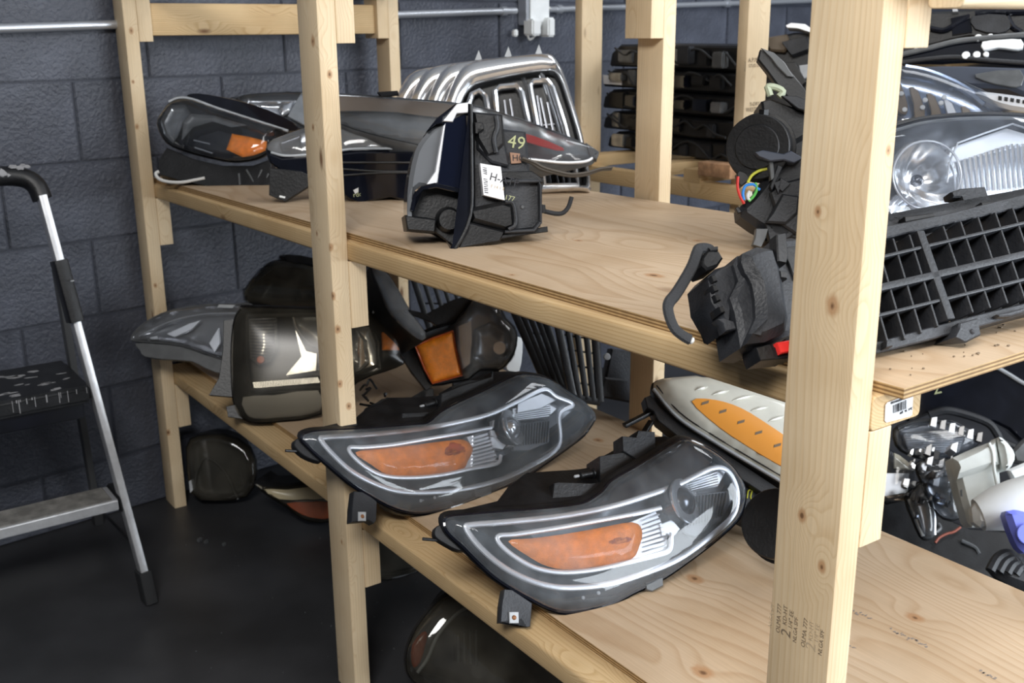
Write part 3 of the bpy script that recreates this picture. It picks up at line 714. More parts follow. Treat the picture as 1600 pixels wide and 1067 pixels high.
# lamp u: cloudy cream lens standing on edge by the near post
qu = Z(980, 560, 2.5806)
U = Lamp('cloudy cream headlight with a long orange strip, propped under the upper shelf edge', (1.80, .50, .52), (.62, -.12, .77), qu((105, 120), (150, 82), (270, 74), (400, 90), (520, 128), (640, 165), (760, 220), (850, 300), (870, 400), (830, 520), (760, 580), (690, 540), (610, 490), (500, 425), (350, 335), (200, 235)), BIG, drop=.06)
U.o = catmull(U.o, 3, True)
U.housing([(-.001, 1, .0, (0, 0)), (.004, 1, .004, (0, 0)), (.004, 1, .016, (0, 0)), (0, .97, .035, (0, -.004)), (-.01, .8, .075, (0, .0)), (-.01, .55, .10, (0, 0))], (-.45, .15, -.88))
U.lens(.035, .07, 'cream', w0=0)
U.strip('seal', qu((105, 125), (200, 238), (350, 338), (500, 428), (610, 493), (690, 545)), .0035, 'lgrey', w=.002)
U.strip('seam', qu((112, 118), (206, 228), (354, 328), (504, 418), (616, 484), (690, 530)), .0014, 'black', w=.009)
fr2 = U.fr
def on_dome(fr, P, pts, H, R, w0=.001, Pol=None):
    out = []
    for p in pts:
        d = min(dist(p, Pol)/R, 1); out.append(fr.w(p, w0+H*math.sqrt(max(0, 1-(1-d)**2))))
    return out
def decal(name, fr, poly, Pol, H, R, lift, mat, parent, step=.012):
    """a coloured strip lying on the dome of a lens, with its own thickness"""
    poly = ccw(poly); vs, fs = fill(resample(poly, step), step); bm = bmesh.new()
    up_ = on_dome(fr, None, vs, H, R, lift, Pol); V = [bm.verts.new(p) for p in up_]
    for f in fs:
        try: bm.faces.new([V[i] for i in f])
        except ValueError: pass
    bmesh.ops.recalc_face_normals(bm, faces=bm.faces)
    g = bmesh.ops.extrude_face_region(bm, geom=list(bm.faces)); bmesh.ops.translate(bm, vec=-fr.n*.003, verts=[v for v in g['geom'] if isinstance(v, bmesh.types.BMVert)])
    return fin(name, bm, mat, parent)
st = decal('orange_strip', U.fr, U.uv(qu((238, 205), (330, 206), (430, 238), (540, 305), (640, 375), (700, 430), (690, 510), (610, 462), (500, 398), (350, 302)), 3), U.o, .035, .07, .0015, 'ambercream', U.root)
for x, y in ((288, 215), (358, 250), (430, 292), (500, 335), (575, 385)):
    decal('strip_mark', U.fr, U.uv(qu((x-12, y-2), (x+14, y-8), (x+12, y+2), (x-14, y+8))), U.o, .035, .07, .0022, 'stamp', st)
for a, b in (((315, 185), (385, 165)), ((395, 208), (490, 182)), ((470, 248), (540, 232)), ((540, 290), (605, 268)), ((250, 165), (300, 150)), ((610, 330), (650, 320))):
    q0 = U.uv(qu(a, b)); 
    pts = on_dome(U.fr, None, [q0[0].lerp(q0[1], k/4) for k in range(5)], .035, .07, .001, U.o)
    tube('lens_flute', pts, [.0005, .003, .004, .003, .0005], 'cream', U.l)
U.slab('housing_rail', qu((75, 150), (100, 140), (135, 190), (260, 275), (430, 395), (620, 520), (620, 580), (450, 470), (250, 340), (130, 245), (110, 205), (85, 190)), -.03, -.006, 'black')
for a, b in (((105, 198), (8, 240)), ((112, 232), (62, 312))):
    e0, e1 = U.uv(qu(a, b)); board('bracket_arm', U.fr.w(e0, -.02), U.fr.w(e1, -.03), .012, .008, 'black', U.root, bev=.001)
U.slab('connector_block', qu((440, 480), (520, 470), (620, 560), (620, 660), (560, 640), (470, 590)), -.07, -.02, 'dusty')
prism('bulb_cover', at(*qu((632, 680))[0], 2, .555), .064, .05, (U.fr.n*.5+U.fr.u*-.6), 'black', U.root, seg=40, lip=.006)
U.slab('plug', qu((572, 585), (590, 575), (602, 590), (588, 612)), -.02, -.005, 'white')
tube('yellow_wire', [U.at(*p, -.02) for p in qu((500, 545), (505, 515), (520, 512), (515, 545), (540, 570), (575, 582))], .0016, 'wyellow', U.root, smooth_n=4)
tube('housing_arm', [U.at(*p, -.06) for p in qu((500, 560), (460, 620), (425, 655))], .005, 'black', U.root, smooth_n=3)

# ---- lower shelf, far end
qn = Z(200, 380, 3.3333); q8 = Z(540, 400, 3.3348)
NN = (.83, -.40, .38)
n_out = qn((590, 345), (620, 335), (960, 345))+[(530, 483), (563, 486)]+q8((140, 290), (250, 335), (345, 385), (370, 402), (330, 440), (290, 470), (285, 520), (300, 560), (200, 600), (60, 655))+qn((1000, 890), (800, 925), (680, 935), (600, 915), (560, 860), (545, 760), (540, 600), (545, 480), (560, 390))
Nl = Lamp('boxy headlight in a black frame with an amber corner, behind the middle post', at(420, 660, 2, .460), NN, n_out, BIG)
Nl.o = catmull(Nl.o, 2, True)
Nl.housing([(.002, 1, -.001, (0, 0)), (.004, 1, .004, (0, 0)), (.003, 1, .02, (0, 0)), (-.01, .92, .06, (0, .01)), (-.02, .7, .12, (0, .02))], (-.8, .4, 0))
Nl.bezel(-.04, .12, 'black')
Nl.strip('frame', qn((620, 380), (960, 372), (1250, 400), (1300, 520), (1300, 640), (1000, 752), (640, 765), (620, 600)), .006, 'black', w=.004, closed=True, sm=0)
Nl.dome('corner_reflector', qn((625, 392), (775, 385), (780, 540), (740, 615), (680, 635), (635, 600)), -.02, .06, 'dirtychrome', w0=-.004)
Nl.ribs('reflector_ribs', *qn((632, 400), (640, 590), (770, 395), (750, 600)), 13, .0015, 'dchrome', w=-.010)
prism('amber_bulb', Nl.at(*qn((690, 605))[0], -.02), .010, .016, Nl.fr.n, 'amberd', Nl.root, seg=14)
Nl.dome('main_reflector', qn((855, 385), (975, 378), (1180, 430), (1240, 500), (1255, 620), (1180, 690), (830, 695), (905, 580), (870, 480)), -.03, .09, 'dirtychrome', w0=-.002)
Nl.slab('reflector_blade', qn((870, 450), (930, 560), (985, 575), (980, 665), (820, 690), (900, 590)), -.006, .001, 'dirtychrome')
Nl.strip('reflector_edge', qn((860, 385), (880, 450), (940, 520), (985, 540)), .003, 'chrome', w=.001)
Nl.dome('side_reflector', q8((52, 372), (130, 368), (175, 500), (185, 590), (120, 610), (50, 625)), -.015, .03, 'chrome', w0=0)
Nl.slab('lower_bar', qn((650, 722), (990, 695), (1000, 728), (655, 758)), -.012, .001, 'dirtychrome')
Nl.ribs('bar_ribs', *qn((655, 727), (990, 698), (655, 752), (990, 724)), 40, .0008, 'lgrey', w=.002)
Nl.slab('chin_panel', qn((600, 800), (760, 790), (990, 765), (1000, 880), (800, 910), (660, 915), (610, 880)), -.004, .006, 'smokechin', sm=2)
Nl.dome('amber_corner', q8((185, 362), (210, 352), (335, 405), (300, 440), (278, 492), (190, 490)), .008, .02, 'amber', w0=.002)
Nl.lens(.024, .12, 'glasso', w0=.004)
Nl.strip('lens_edge', q8((140, 292), (250, 340), (345, 392), (368, 404)), .004, 'lgrey', w=.006)
Nl.slab('bracket', qn((495, 400), (550, 393), (548, 560), (545, 800), (418, 790), (470, 700), (490, 560)), -.05, -.01, 'black')
Nl.slab('foot', qn((510, 850), (560, 840), (600, 915), (520, 905)), -.03, 0, 'black')
bm = bmesh.new(); rr = random.Random(3)
for k in range(9):
    x, y = 560+rr.uniform(0, 45), 600+rr.uniform(0, 36); P = at(x, y, 1, .16+rr.uniform(0, .04))
    pts = [P, P+Vector((rr.uniform(-.02, .02), rr.uniform(-.02, .02), rr.uniform(-.012, .015))), P+Vector((rr.uniform(-.04, .04), rr.uniform(-.02, .02), -.01))]
    tube_bm(bm, catmull(pts, 3), .003, seg=6)
fin('broken_clips', bm, 'black', Nl.root)

Ml = Lamp('clear headlight whose pointed tip sticks out past the end post on the lower shelf', at(300, 600, 1, .02), (.74, -.52, .42), qn((18, 492), (55, 442), (130, 392), (230, 352), (400, 325), (560, 322), (640, 322), (680, 420), (680, 620), (560, 618), (490, 603), (400, 572), (280, 532), (140, 515), (40, 508)), BIG)
Ml.o = catmull(Ml.o, 2, True)
Ml.housing([(.001, 1, -.001, (0, 0)), (.004, 1, .003, (0, 0)), (.002, 1, .014, (0, -.006)), (-.008, .9, .045, (.0, -.022)), (-.012, .68, .08, (.01, -.028))], (-.74, .50, -.1), mat='grey')
Ml.bezel(-.03, .05, 'bowlgrey'); Ml.lens(.02, .04, 'glassg', w0=.003); Ml.rim(.003, 'grey')
Ml.slab('lower_flange', qn((35, 520), (140, 522), (280, 538), (400, 580), (500, 612), (500, 680), (400, 650), (330, 615), (200, 605), (85, 590), (60, 560)), -.03, -.004, 'grey', sm=2)
for pts in (((200, 470), (320, 415), (380, 400), (330, 450), (240, 490)), ((110, 490), (150, 480), (160, 500), (120, 503)), ((420, 520), (470, 440), (480, 520), (450, 570))):
    Ml.slab('chrome_facet', qn(*pts), -.012, -.002, 'satin')
Ml.slab('lens_label', qn((485, 325), (568, 328), (555, 345), (475, 342)), .019, .022, 'lgrey')
tube('inner_strip', [Ml.at(*p, .004) for p in qn((60, 485), (150, 440), (250, 400), (400, 370), (600, 365))], .003, 'chrome', Ml.root, smooth_n=4)

Ol = Lamp('very dark smoked headlight lying behind the boxy one against the wall end', at(480, 480, 1, .50), (.75, -.5, .45), qn((590, 262), (610, 215), (660, 160), (760, 95), (860, 100), (980, 130), (1080, 200), (1080, 330), (960, 328), (780, 325), (620, 305)), BIG, drop=.03)
Ol.o = catmull(Ol.o, 2, True)
Ol.housing([(.001, 1, -.001, (0, 0)), (.004, 1, .004, (0, 0)), (0, .97, .03, (0, 0)), (-.01, .8, .08, (0, -.01))], (-.75, .5, -.35)); Ol.bezel(-.02, .03, 'bowl')
Ol.dome('reflector', qn((880, 230), (960, 220), (1000, 290), (950, 318), (880, 300)), -.02, .02, 'dirtychrome', w0=.002)
Ol.lens(.03, .06, 'glassd', w0=.002)
Ol.slab('top_seal', qn((808, 70), (820, 58), (900, 62), (1000, 85), (1000, 115), (900, 105), (830, 95)), -.03, .0, 'black')

Pl = Lamp('grey lens edge of a headlight leaning under the upper shelf, by the short block', at(640, 540, 1, .42), (.80, -.38, .46), q8((130, 40), (200, 75), (245, 130), (290, 205), (350, 310), (415, 398), (400, 440), (340, 410), (235, 310), (195, 225), (160, 140)), BIG, drop=.05)
Pl.o = catmull(Pl.o, 2, True)
Pl.housing([(0, 1, -.001, (0, 0)), (.003, 1, .004, (0, 0)), (0, 1, .03, (0, 0)), (0, .9, .10, (-.04, -.02))], (-.8, .2, -.55)); Pl.bezel(-.01, .02, 'grey'); Pl.lens(.018, .025, 'glassm', w0=.002)
Pl.slab('tab', q8((300, 285), (320, 282), (400, 300), (440, 320), (450, 350), (420, 340), (380, 322), (305, 300)), 0, .012, 'black')

Q_out = q8((345, 440), (400, 402), (480, 372), (570, 345), (620, 290), (660, 235), (740, 240), (800, 270), (830, 330), (875, 375), (888, 430), (872, 510), (830, 570), (790, 592), (700, 590), (640, 640), (560, 655), (455, 672), (420, 620), (385, 540))
Ql = Lamp('headlight standing on edge with a big amber corner and round clear lens', at(690, 625, 2, .475), (.82, -.44, .36), Q_out, BIG, drop=.02)
Ql.o = catmull(Ql.o, 2, True)
Ql.housing([(.001, 1, -.001, (0, 0)), (.005, 1, .005, (0, 0)), (.003, 1, .02, (0, 0)), (-.01, .85, .06, (-.0, .0)), (-.01, .6, .10, (-.0, .0))], (-.8, .5, -.05))
Ql.bezel(-.03, .04, 'bowlgrey')
Ql.dome('amber_corner', q8((362, 470), (450, 430), (558, 392), (572, 480), (605, 622), (520, 640), (452, 662), (410, 590)), .012, .03, 'amber', w0=.004)
Ql.strip('amber_frame', q8((362, 470), (450, 430), (558, 392), (572, 480), (605, 622), (452, 664), (410, 590)), .0028, 'amberd', w=.009, closed=True, sm=0)
Ql.slab('chrome_wing', q8((575, 370), (655, 335), (660, 430), (650, 560), (610, 590), (580, 480)), -.01, .002, 'chrome')
Ql.dome('bulb_reflector', q8((670, 380), (760, 340), (850, 400), (860, 480), (810, 560), (720, 575), (665, 530)), -.02, .04, 'dirtychrome', w0=.001)
prism('bulb', Ql.at(*q8((800, 480))[0], -.01), .018, .02, Ql.fr.n, 'chrome', Ql.root, seg=20)
Ql.lens(.03, .05, 'glassq', w0=.006, P=Ql.uv(q8((568, 350), (620, 292), (660, 238), (740, 243), (798, 272), (828, 332), (872, 377), (886, 430), (870, 510), (828, 568), (790, 590), (700, 588), (640, 636), (606, 622), (575, 480)), 2))
Ql.slab('top_arm', q8((300, 288), (330, 285), (420, 300), (455, 280), (560, 225), (640, 205), (655, 235), (610, 285), (560, 345), (500, 372), (460, 350), (420, 315), (310, 300)), -.05, -.01, 'black')
Ql.slab('side_housing', q8((285, 450), (350, 402), (345, 450), (385, 560), (450, 680), (420, 700), (340, 600), (290, 520)), -.07, -.008, 'black')
Ql.slab('lower_bracket', q8((310, 752), (415, 738), (420, 685), (460, 690), (460, 760), (320, 775)), -.035, -.015, 'black')
Ql.slab('lower_box', q8((560, 660), (640, 640), (650, 600), (730, 600), (735, 575), (800, 572), (805, 650), (660, 705), (560, 760)), -.06, -.008, 'dusty')
prism('adjuster', Ql.at(*q8((530, 735))[0], -.03), .012, .025, Ql.fr.n, 'black', Ql.root, seg=14, lip=.003)

# lattice grilles standing at the back edge of the lower shelf
def grille_panel(label, P, n, poly, nv, hs, mat='black', grp=None):
    g = Lamp(label, P, n, poly, grp, name='grille', cat='grille')
    a, b, c, d = g.fr.uv(poly)      # top-left, top-right, bottom-right, bottom-left
    for p0, p1 in ((a, b), (b, c), (c, d), (d, a)):
        board('frame', g.fr.w(p0), g.fr.w(p1), .020, .02, mat, g.root, upv=g.fr.n, bev=.003)
    for k in range(1, nv):
        t = k/nv; board('slat', g.fr.w(a.lerp(b, t)), g.fr.w(d.lerp(c, t)), .013, .02, mat, g.root, upv=g.fr.n, bev=.001)
    for t in hs: board('cross_bar', g.fr.w(a.lerp(d, t), -.006), g.fr.w(b.lerp(c, t), -.006), .005, .004, 'grey', g.root, upv=g.fr.n, bev=0)
    return g
GR = 'black slatted grilles at the back edge'
grille_panel('black slatted grille standing just past the white part, lower shelf', at(870, 622, 1, .775), (.86, -.46, .2), q8((830, 180), (985, 180), (1160, 690), (1040, 660)), 4, (.3, .45, .62, .8), grp=GR)
grille_panel('black slatted grille standing at the back edge, nearest the rear post', at(950, 640, 1, .80), (.86, -.46, .2), q8((1080, 230), (1290, 260), (1325, 760), (1185, 735)), 4, (.35, .5, .66, .84), grp=GR)
grille_panel('black slatted grille seen behind the amber headlight, below the upper beam', at(690, 560, 1, .76), (.86, -.46, .2), q8((345, 90), (640, 100), (760, 480), (470, 480)), 6, (.4, .7), grp=GR)
g4 = Lamp('ribbed black duct box tucked behind the rear post at the back edge', at(960, 640, 1, .83), (.8, -.5, .3), q8((1385, 480), (1500, 500), (1560, 560), (1560, 850), (1400, 830), (1325, 720), (1350, 640), (1330, 560)), name='air_box', cat='air box')
g4.slab('box_body', q8((1385, 480), (1500, 500), (1560, 560), (1560, 770), (1335, 730), (1350, 640)), -.08, 0, 'dusty', bev=.006)
g4.slab('box_lid', q8((1350, 630), (1560, 650), (1560, 780), (1320, 735)), -.09, .012, 'dusty', bev=.006)
prism('clip', g4.at(*q8((1360, 525))[0], .0), .009, .012, g4.fr.n, 'lgrey', g4.root, seg=14)
wt = Lamp('small white plastic bracket behind the round clear lens', at(800, 590, 2, .46), (.85, -.45, .25), q8((870, 430), (905, 422), (922, 450), (915, 560), (890, 620), (840, 590), (845, 560), (880, 520)), name='bracket', cat='bracket')
wt.slab('plate', q8((870, 430), (905, 422), (922, 450), (915, 560), (890, 620), (840, 590), (845, 560), (880, 520)), -.02, 0, 'white', sm=2)

# ------------------------------------------------------------------ upper shelf
q2 = Z(200, 100, 3.3348); q3 = Z(560, 40, 2.8075); q4 = Z(880, 0, 2.963); q5 = Z(1140, 0, 3.139); q6 = Z(1000, 260, 2.6667)
# a: lamp by the end post
Aa = Lamp('clear headlight with orange marker and black interior, by the end post on the upper shelf', at(330, 275, 1, .12), (.72, -.50, .48), q2((155, 312), (170, 268), (215, 205), (270, 180), (340, 188), (480, 238), (600, 275), (720, 315), (835, 352), (760, 395), (735, 450), (700, 480), (640, 500), (560, 508), (480, 498), (350, 468), (235, 428), (185, 385)), 'headlights lying about on the shelves', drop=.055)
Aa.o = catmull(Aa.o, 2, True)
Aa.housing([(.001, 1, -.001, (0, 0)), (.004, 1, .004, (0, 0)), (.002, 1, .02, (0, 0)), (-.006, .92, .05, (0, -.006)), (-.008, .72, .10, (0, -.010))], (-.75, .55, -.18))
Aa.bezel(-.03, .04, 'gloss')
Aa.dome('end_reflector', q2((170, 300), (215, 215), (300, 215), (330, 260), (290, 300), (260, 380), (235, 415), (190, 370)), -.012, .02, 'dirtychrome', w0=.002)
Aa.dome('lower_reflector', q2((290, 300), (330, 260), (450, 270), (620, 320), (540, 330), (440, 300), (340, 330), (280, 400)), -.008, .02, 'grey', w0=.001)
Aa.dome('amber_marker', q2((545, 368), (640, 385), (726, 408), (722, 455), (660, 480), (600, 490), (515, 450)), .008, .02, 'amber', w0=.006)
for a, b in (((345, 400), (430, 420)), ((350, 438), (442, 468))):
    Aa.strip('chrome_slit', q2(a, b), .0025, 'chrome', w=.004, sm=0)
Aa.lens(.022, .05, 'glass', w0=.004)
Aa.strip('lens_lip', q2((215, 200), (270, 180), (340, 188), (480, 238), (720, 315), (835, 352)), .004, 'lgrey', w=.004)
Aa.slab('top_seal', q2((305, 158), (365, 150), (480, 168), (640, 205), (800, 268), (888, 328), (835, 348), (700, 306), (480, 230), (340, 180)), -.05, -.002, 'gloss', sm=2)
Aa.slab('lower_body', q2((190, 420), (330, 480), (480, 515), (640, 515), (735, 480), (745, 640), (690, 665), (600, 640), (400, 628), (250, 590), (150, 560), (150, 480)), -.10, -.02, 'black', sm=0)
for a, b in (((610, 540), (650, 610)), ((660, 610), (690, 540)), ((570, 560), (575, 620)), ((700, 620), (725, 560))):
    Aa.strip('brace', q2(a, b), .003, 'grey', w=-.016, sm=0)
tube('white_wire', [Aa.at(*p, -.02) for p in q2((150, 545), (132, 558), (150, 585), (200, 600), (270, 602), (340, 590), (390, 580))], .0045, 'wwhite', Aa.root, smooth_n=4)
# b: bright lamp behind it
Bb = Lamp('bright chrome headlight lying behind the others against the wall, mostly hidden', at(450, 200, 1, .42), (.70, -.45, .55), q2((520, 185), (570, 172), (640, 158), (760, 150), (905, 148), (1000, 160), (1080, 200), (1060, 330), (900, 345), (760, 270), (620, 215)), 'headlights lying about on the shelves', drop=.08)
Bb.o = catmull(Bb.o, 2, True)
Bb.housing([(.001, 1, -.001, (0, 0)), (.004, 1, .004, (0, 0)), (0, .97, .03, (0, -.02)), (-.01, .8, .09, (0, -.05))], (-.7, .5, -.4)); Bb.bezel(-.02, .03, 'bowlgrey')
Bb.dome('reflector', q2((640, 208), (700, 200), (870, 195), (860, 220), (800, 280), (740, 250), (680, 225)), -.015, .02, 'chrome', w0=.003)
Bb.dome('reflector_cup', q2((800, 200), (870, 195), (850, 250), (800, 280), (780, 240)), .01, .02, 'chrome', w0=.001)
Bb.slab('grey_flap', q2((905, 155), (1000, 150), (1060, 320), (930, 330), (835, 278), (870, 215)), .0, .008, 'lgrey')
Bb.lens(.02, .03, 'glass', w0=.004)
# c1: long lamp in the middle, c2: the one behind with its tip to the grille
def px(*p): return list(p)
C2 = Lamp('long headlight behind, its glassy tip reaching over to the chrome grilles', at(760, 205, 1, .56), (.60, -.42, .68), px((500, 160), (505, 148), (560, 148), (640, 155), (730, 163), (800, 182), (860, 203), (915, 226), (934, 240), (915, 250), (880, 252), (840, 250), (780, 245), (700, 235), (600, 215), (520, 190)), 'headlights lying about on the shelves', drop=.06)
C2.o = catmull(C2.o, 2, True)
C2.housing([(.001, 1, -.001, (0, 0)), (.003, 1, .003, (0, 0)), (0, .99, .02, (0, 0)), (-.01, .8, .07, (-.05, 0)), (-.02, .6, .10, (-.06, 0))], (-.3, .2, -.93), mat='grey')
C2.bezel(-.014, .03, 'dirtychrome')
C2.slab('brown_interior', px((505, 152), (560, 152), (640, 158), (730, 168), (700, 185), (620, 176), (560, 174), (505, 172)), .0, .003, 'tagbrown', sm=2)
C2.slab('red_marker', px((790, 205), (830, 212), (880, 232), (870, 236), (820, 222), (790, 212)), .0, .004, 'wred', sm=2)
C2.lens(.012, .03, 'glassh', w0=.004)
C2.strip('chrome_lip', px((930, 243), (915, 252), (880, 254), (840, 250), (800, 246)), .004, 'satin', w=.0)
C2.slab('tip_bracket', px((915, 224), (936, 238), (932, 250), (922, 246)), -.01, .004, 'grey')
C2.slab('top_clip', px((590, 148), (622, 146), (624, 152), (596, 155)), .004, .012, 'black')
C1 = Lamp('long low headlight with grey lens above a deep black body, middle of the upper shelf', at(560, 240, 1, .30), (.62, -.42, .66), px((417, 231), (424, 221), (434, 216), (470, 203), (520, 188), (560, 178), (620, 174), (680, 172), (720, 175), (730, 215), (700, 232), (640, 231), (560, 231), (530, 234), (485, 241), (446, 243), (424, 238)), 'headlights lying about on the shelves', drop=.10)
C1.o = catmull(C1.o, 2, True)
C1.housing([(.001, 1, -.001, (0, 0)), (.004, 1, .004, (0, 0)), (.002, 1, .03, (0, 0)), (-.006, .9, .06, (0, .01)), (-.01, .7, .085, (.0, .02))], (-.25, .2, -.95), mat='gloss')
C1.bezel(-.02, .04, 'bowlgrey')
C1.dome('bright_reflector', px((570, 231), (578, 218), (596, 208), (604, 212), (612, 231)), .008, .012, 'chrome', w0=-.004)
C1.slab('ribbed_reflector', px((614, 222), (690, 220), (690, 231), (612, 231)), -.01, .0, 'satin')
C1.dome('tip_reflector', px((436, 222), (470, 210), (470, 236), (440, 238)), -.006, .02, 'dchrome', w0=.0)
C1.lens(.014, .03, 'glassm', w0=.003)
C1.strip('lens_lip', px((424, 239), (446, 244), (485, 242), (530, 236), (560, 233), (640, 233), (700, 233)), .003, 'lgrey', w=.002)
ff = Fr(at(560, 240, 1, .295), (.80, -.56, .12))
def pxs(fr, *p): return fr.uv(list(p))
slab('front_body', ff, pxs(ff, (420, 240), (440, 247), (485, 245), (560, 237), (700, 237), (710, 290), (700, 300), (660, 318), (640, 322), (625, 312), (610, 308), (590, 312), (570, 325), (558, 318), (545, 312), (520, 290), (490, 278), (470, 276), (440, 268), (422, 255)), -.09, 0, 'gloss', C1.root, bev=.004)
for y0, y1 in ((252, 254), (262, 268), (272, 270)):
    tube('body_rib', [ff.w(ff.uv([p])[0], .001) for p in ((535, y0+2), (600, y1), (690, y1))], .003, 'black', C1.root, smooth_n=3)
slab('foot_bracket', ff, pxs(ff, (422, 262), (470, 268), (484, 275), (482, 292), (446, 315), (421, 305)), -.03, .006, 'black', C1.root)
slab('white_mark', ff, pxs(ff, (438, 305), (447, 307), (446, 310), (437, 308)), .006, .0068, 'white', C1.root, bev=.0002)
slab('sticker', ff, pxs(ff, (552, 297), (560, 293), (560, 300), (555, 303)), .0, .0008, 'wwhite', C1.root, bev=.0002)
lettering('rdom', ff, [(552, 308), (582, 304)], .016, 'chalk', C1.root, h=.0005, name='marker_writing')

# d: headlight standing on end, back and side towards the camera
NDv = (.86, -.42, .20)
D = Lamp('headlight standing on end with paper sticker and yellow marker writing on its back', at(700, 388, 2, 1.052), NDv, q3((215, 830), (222, 680), (255, 540), (305, 455), (380, 385), (420, 340), (485, 335), (640, 395), (745, 460), (800, 680), (800, 880), (600, 950), (430, 985), (300, 905)), name='headlight')
D.slab('lens_body', q3((217, 850), (216, 760), (225, 660), (250, 550), (285, 490), (330, 445), (385, 425), (385, 520), (345, 700), (270, 705), (240, 750), (235, 850)), -.14, -.004, 'lensgrey', sm=2, bev=.008)
D.slab('lens_edge', q3((300, 690), (335, 640), (370, 440), (385, 430), (350, 690), (300, 700)), -.004, .004, 'satin')
D.slab('side_panel', q3((372, 425), (470, 388), (480, 500), (478, 728), (400, 712), (335, 693)), -.12, .004, 'navy', bev=.003)
D.slab('chrome_cap', q3((375, 410), (430, 345), (483, 338), (480, 385), (430, 388), (412, 425), (370, 422)), -.03, .008, 'satin')
D.slab('top_trim', q3((300, 462), (345, 405), (430, 340), (420, 365), (370, 405), (365, 430), (340, 435)), -.10, .006, 'gloss')
D.slab('lower_bay', q3((205, 830), (240, 835), (245, 770), (280, 715), (340, 695), (478, 728), (480, 800), (450, 900), (415, 960), (340, 905), (215, 895)), -.13, -.03, 'black', bev=.003)
D.slab('bay_hood', q3((225, 810), (240, 740), (275, 705), (335, 690), (478, 722), (478, 745), (340, 712), (285, 722), (255, 755), (245, 815)), -.06, .006, 'gloss')
D.slab('foot', q3((205, 830), (300, 840), (345, 850), (335, 910), (215, 900)), -.06, -.002, 'black', bev=.004)
prism('inner_cup', D.at(*q3((400, 850))[0], -.035), .026, .03, D.fr.n, 'black', D.root, r2=.020)
D.slab('rim', q3((478, 345), (500, 348), (505, 790), (480, 900), (435, 990), (400, 985), (445, 900), (478, 790)), -.10, .012, 'gloss', bev=.003)
D.strip('rim_bead', q3((492, 350), (494, 600), (494, 790), (470, 890), (420, 985)), .003, 'black', w=.013, sm=3)
D.slab('back_body', q3((500, 440), (640, 450), (740, 462), (760, 640), (800, 690), (805, 880), (600, 950), (440, 985), (480, 900), (502, 790)), -.12, -.010, 'dusty', bev=.006)
D.slab('upper_socket', q3((502, 380), (630, 392), (641, 520), (600, 565), (560, 575), (515, 500)), -.06, .010, 'black', bev=.006)
D.slab('socket_fin', q3((520, 470), (600, 480), (640, 500), (660, 600), (655, 620), (580, 600), (520, 540)), -.03, .004, 'dusty', bev=.004)
D.slab('socket_lug', q3((505, 430), (540, 432), (545, 460), (520, 462), (518, 480), (506, 478)), .010, .020, 'black')
D.strip('socket_wall', q3((600, 400), (605, 450), (590, 500), (600, 560)), .005, 'dusty', w=.012, sm=4)
rc = D.slab('recessed_box', q3((640, 682), (785, 680), (800, 700), (800, 855), (770, 890), (640, 900)), -.02, -.006, 'dusty', bev=.003)
for nm, pts in (('box_wall', ((640, 676), (785, 676), (790, 690), (640, 692))), ('box_wall', ((785, 676), (802, 700), (802, 865), (790, 858), (788, 700))), ('box_wall', ((790, 858), (803, 866), (770, 905), (640, 912), (640, 898), (765, 890)))):
    D.slab(nm, q3(*pts), -.03, .010, 'dusty', bev=.002)
prism('screw', D.at(*q3((722, 795))[0], -.006), .004, .003, D.fr.n, 'grey', rc, seg=12)
D.slab('flange', q3((620, 640), (760, 638), (800, 665), (810, 690), (770, 688), (630, 668)), -.02, .004, 'black', bev=.002)
D.slab('low_pocket', q3((490, 800), (630, 770), (680, 790), (688, 880), (640, 900), (500, 860)), -.05, .008, 'black', bev=.008)
D.strip('pocket_lip', q3((640, 775), (675, 785), (685, 870), (655, 895)), .004, 'dusty', w=.010, sm=4)
D.slab('low_skirt', q3((480, 860), (640, 900), (620, 950), (520, 968), (435, 985)), -.04, .004, 'black', bev=.004)
D.slab('rear_foot', q3((740, 895), (830, 880), (832, 905), (760, 915), (610, 938), (620, 920)), -.03, .0, 'black')
stk = D.slab('paper_sticker', q3((530, 607), (620, 622), (637, 768), (545, 745)), -.010, .0142, 'paper', bev=.0002)
sb = D.fr
for k in range(14):
    y = 624+k*8.2
    if 655 < y < 668: continue
    D.slab('sticker_bar', q3((541+k*.6, y), (558+k*.6, y+3), (558+k*.6, y+3+random.choice((2, 4, 5))), (541+k*.6, y+random.choice((2, 4)))), .0142, .0146, 'ink', bev=.0001, parent=stk)
lettering('H-ATP', sb, q3((568, 678), (615, 690)), .020, 'ink', stk, h=.0146, name='handwriting')
lettering('F 14 1.2', sb, q3((575, 712), (622, 722)), .008, 'stampf', stk, h=.0146, name='printed_line')
lettering('9 03 1177', sb, q3((560, 745), (632, 762)), .013, 'chalk', D.root, h=.011, name='marker_writing')
lettering('49', sb, q3((654, 528), (694, 536)), .034, 'chalk', D.root, h=-.0085, name='marker_writing')
tg = D.slab('brown_tag', q3((666, 555), (710, 560), (716, 602), (672, 605)), -.012, -.004, 'tag', bev=.0005)
lettering('HOH', sb, q3((676, 592), (712, 592)), .016, 'ink', tg, h=-.0035, name='tag_print')
tube('twisted_wire', [D.at(*p, .0) for p in q3((716, 585), (760, 602), (800, 628), (860, 645), (930, 658), (1000, 652), (1060, 632), (1110, 628))], .0035, 'wirebrown', D.root, smooth_n=4)
tube('twisted_wire', [D.at(*p, .004) for p in q3((718, 582), (770, 600), (810, 622), (870, 640), (935, 652), (1000, 645), (1060, 628), (1112, 622))], .0025, 'wirebrown', D.root, smooth_n=4)
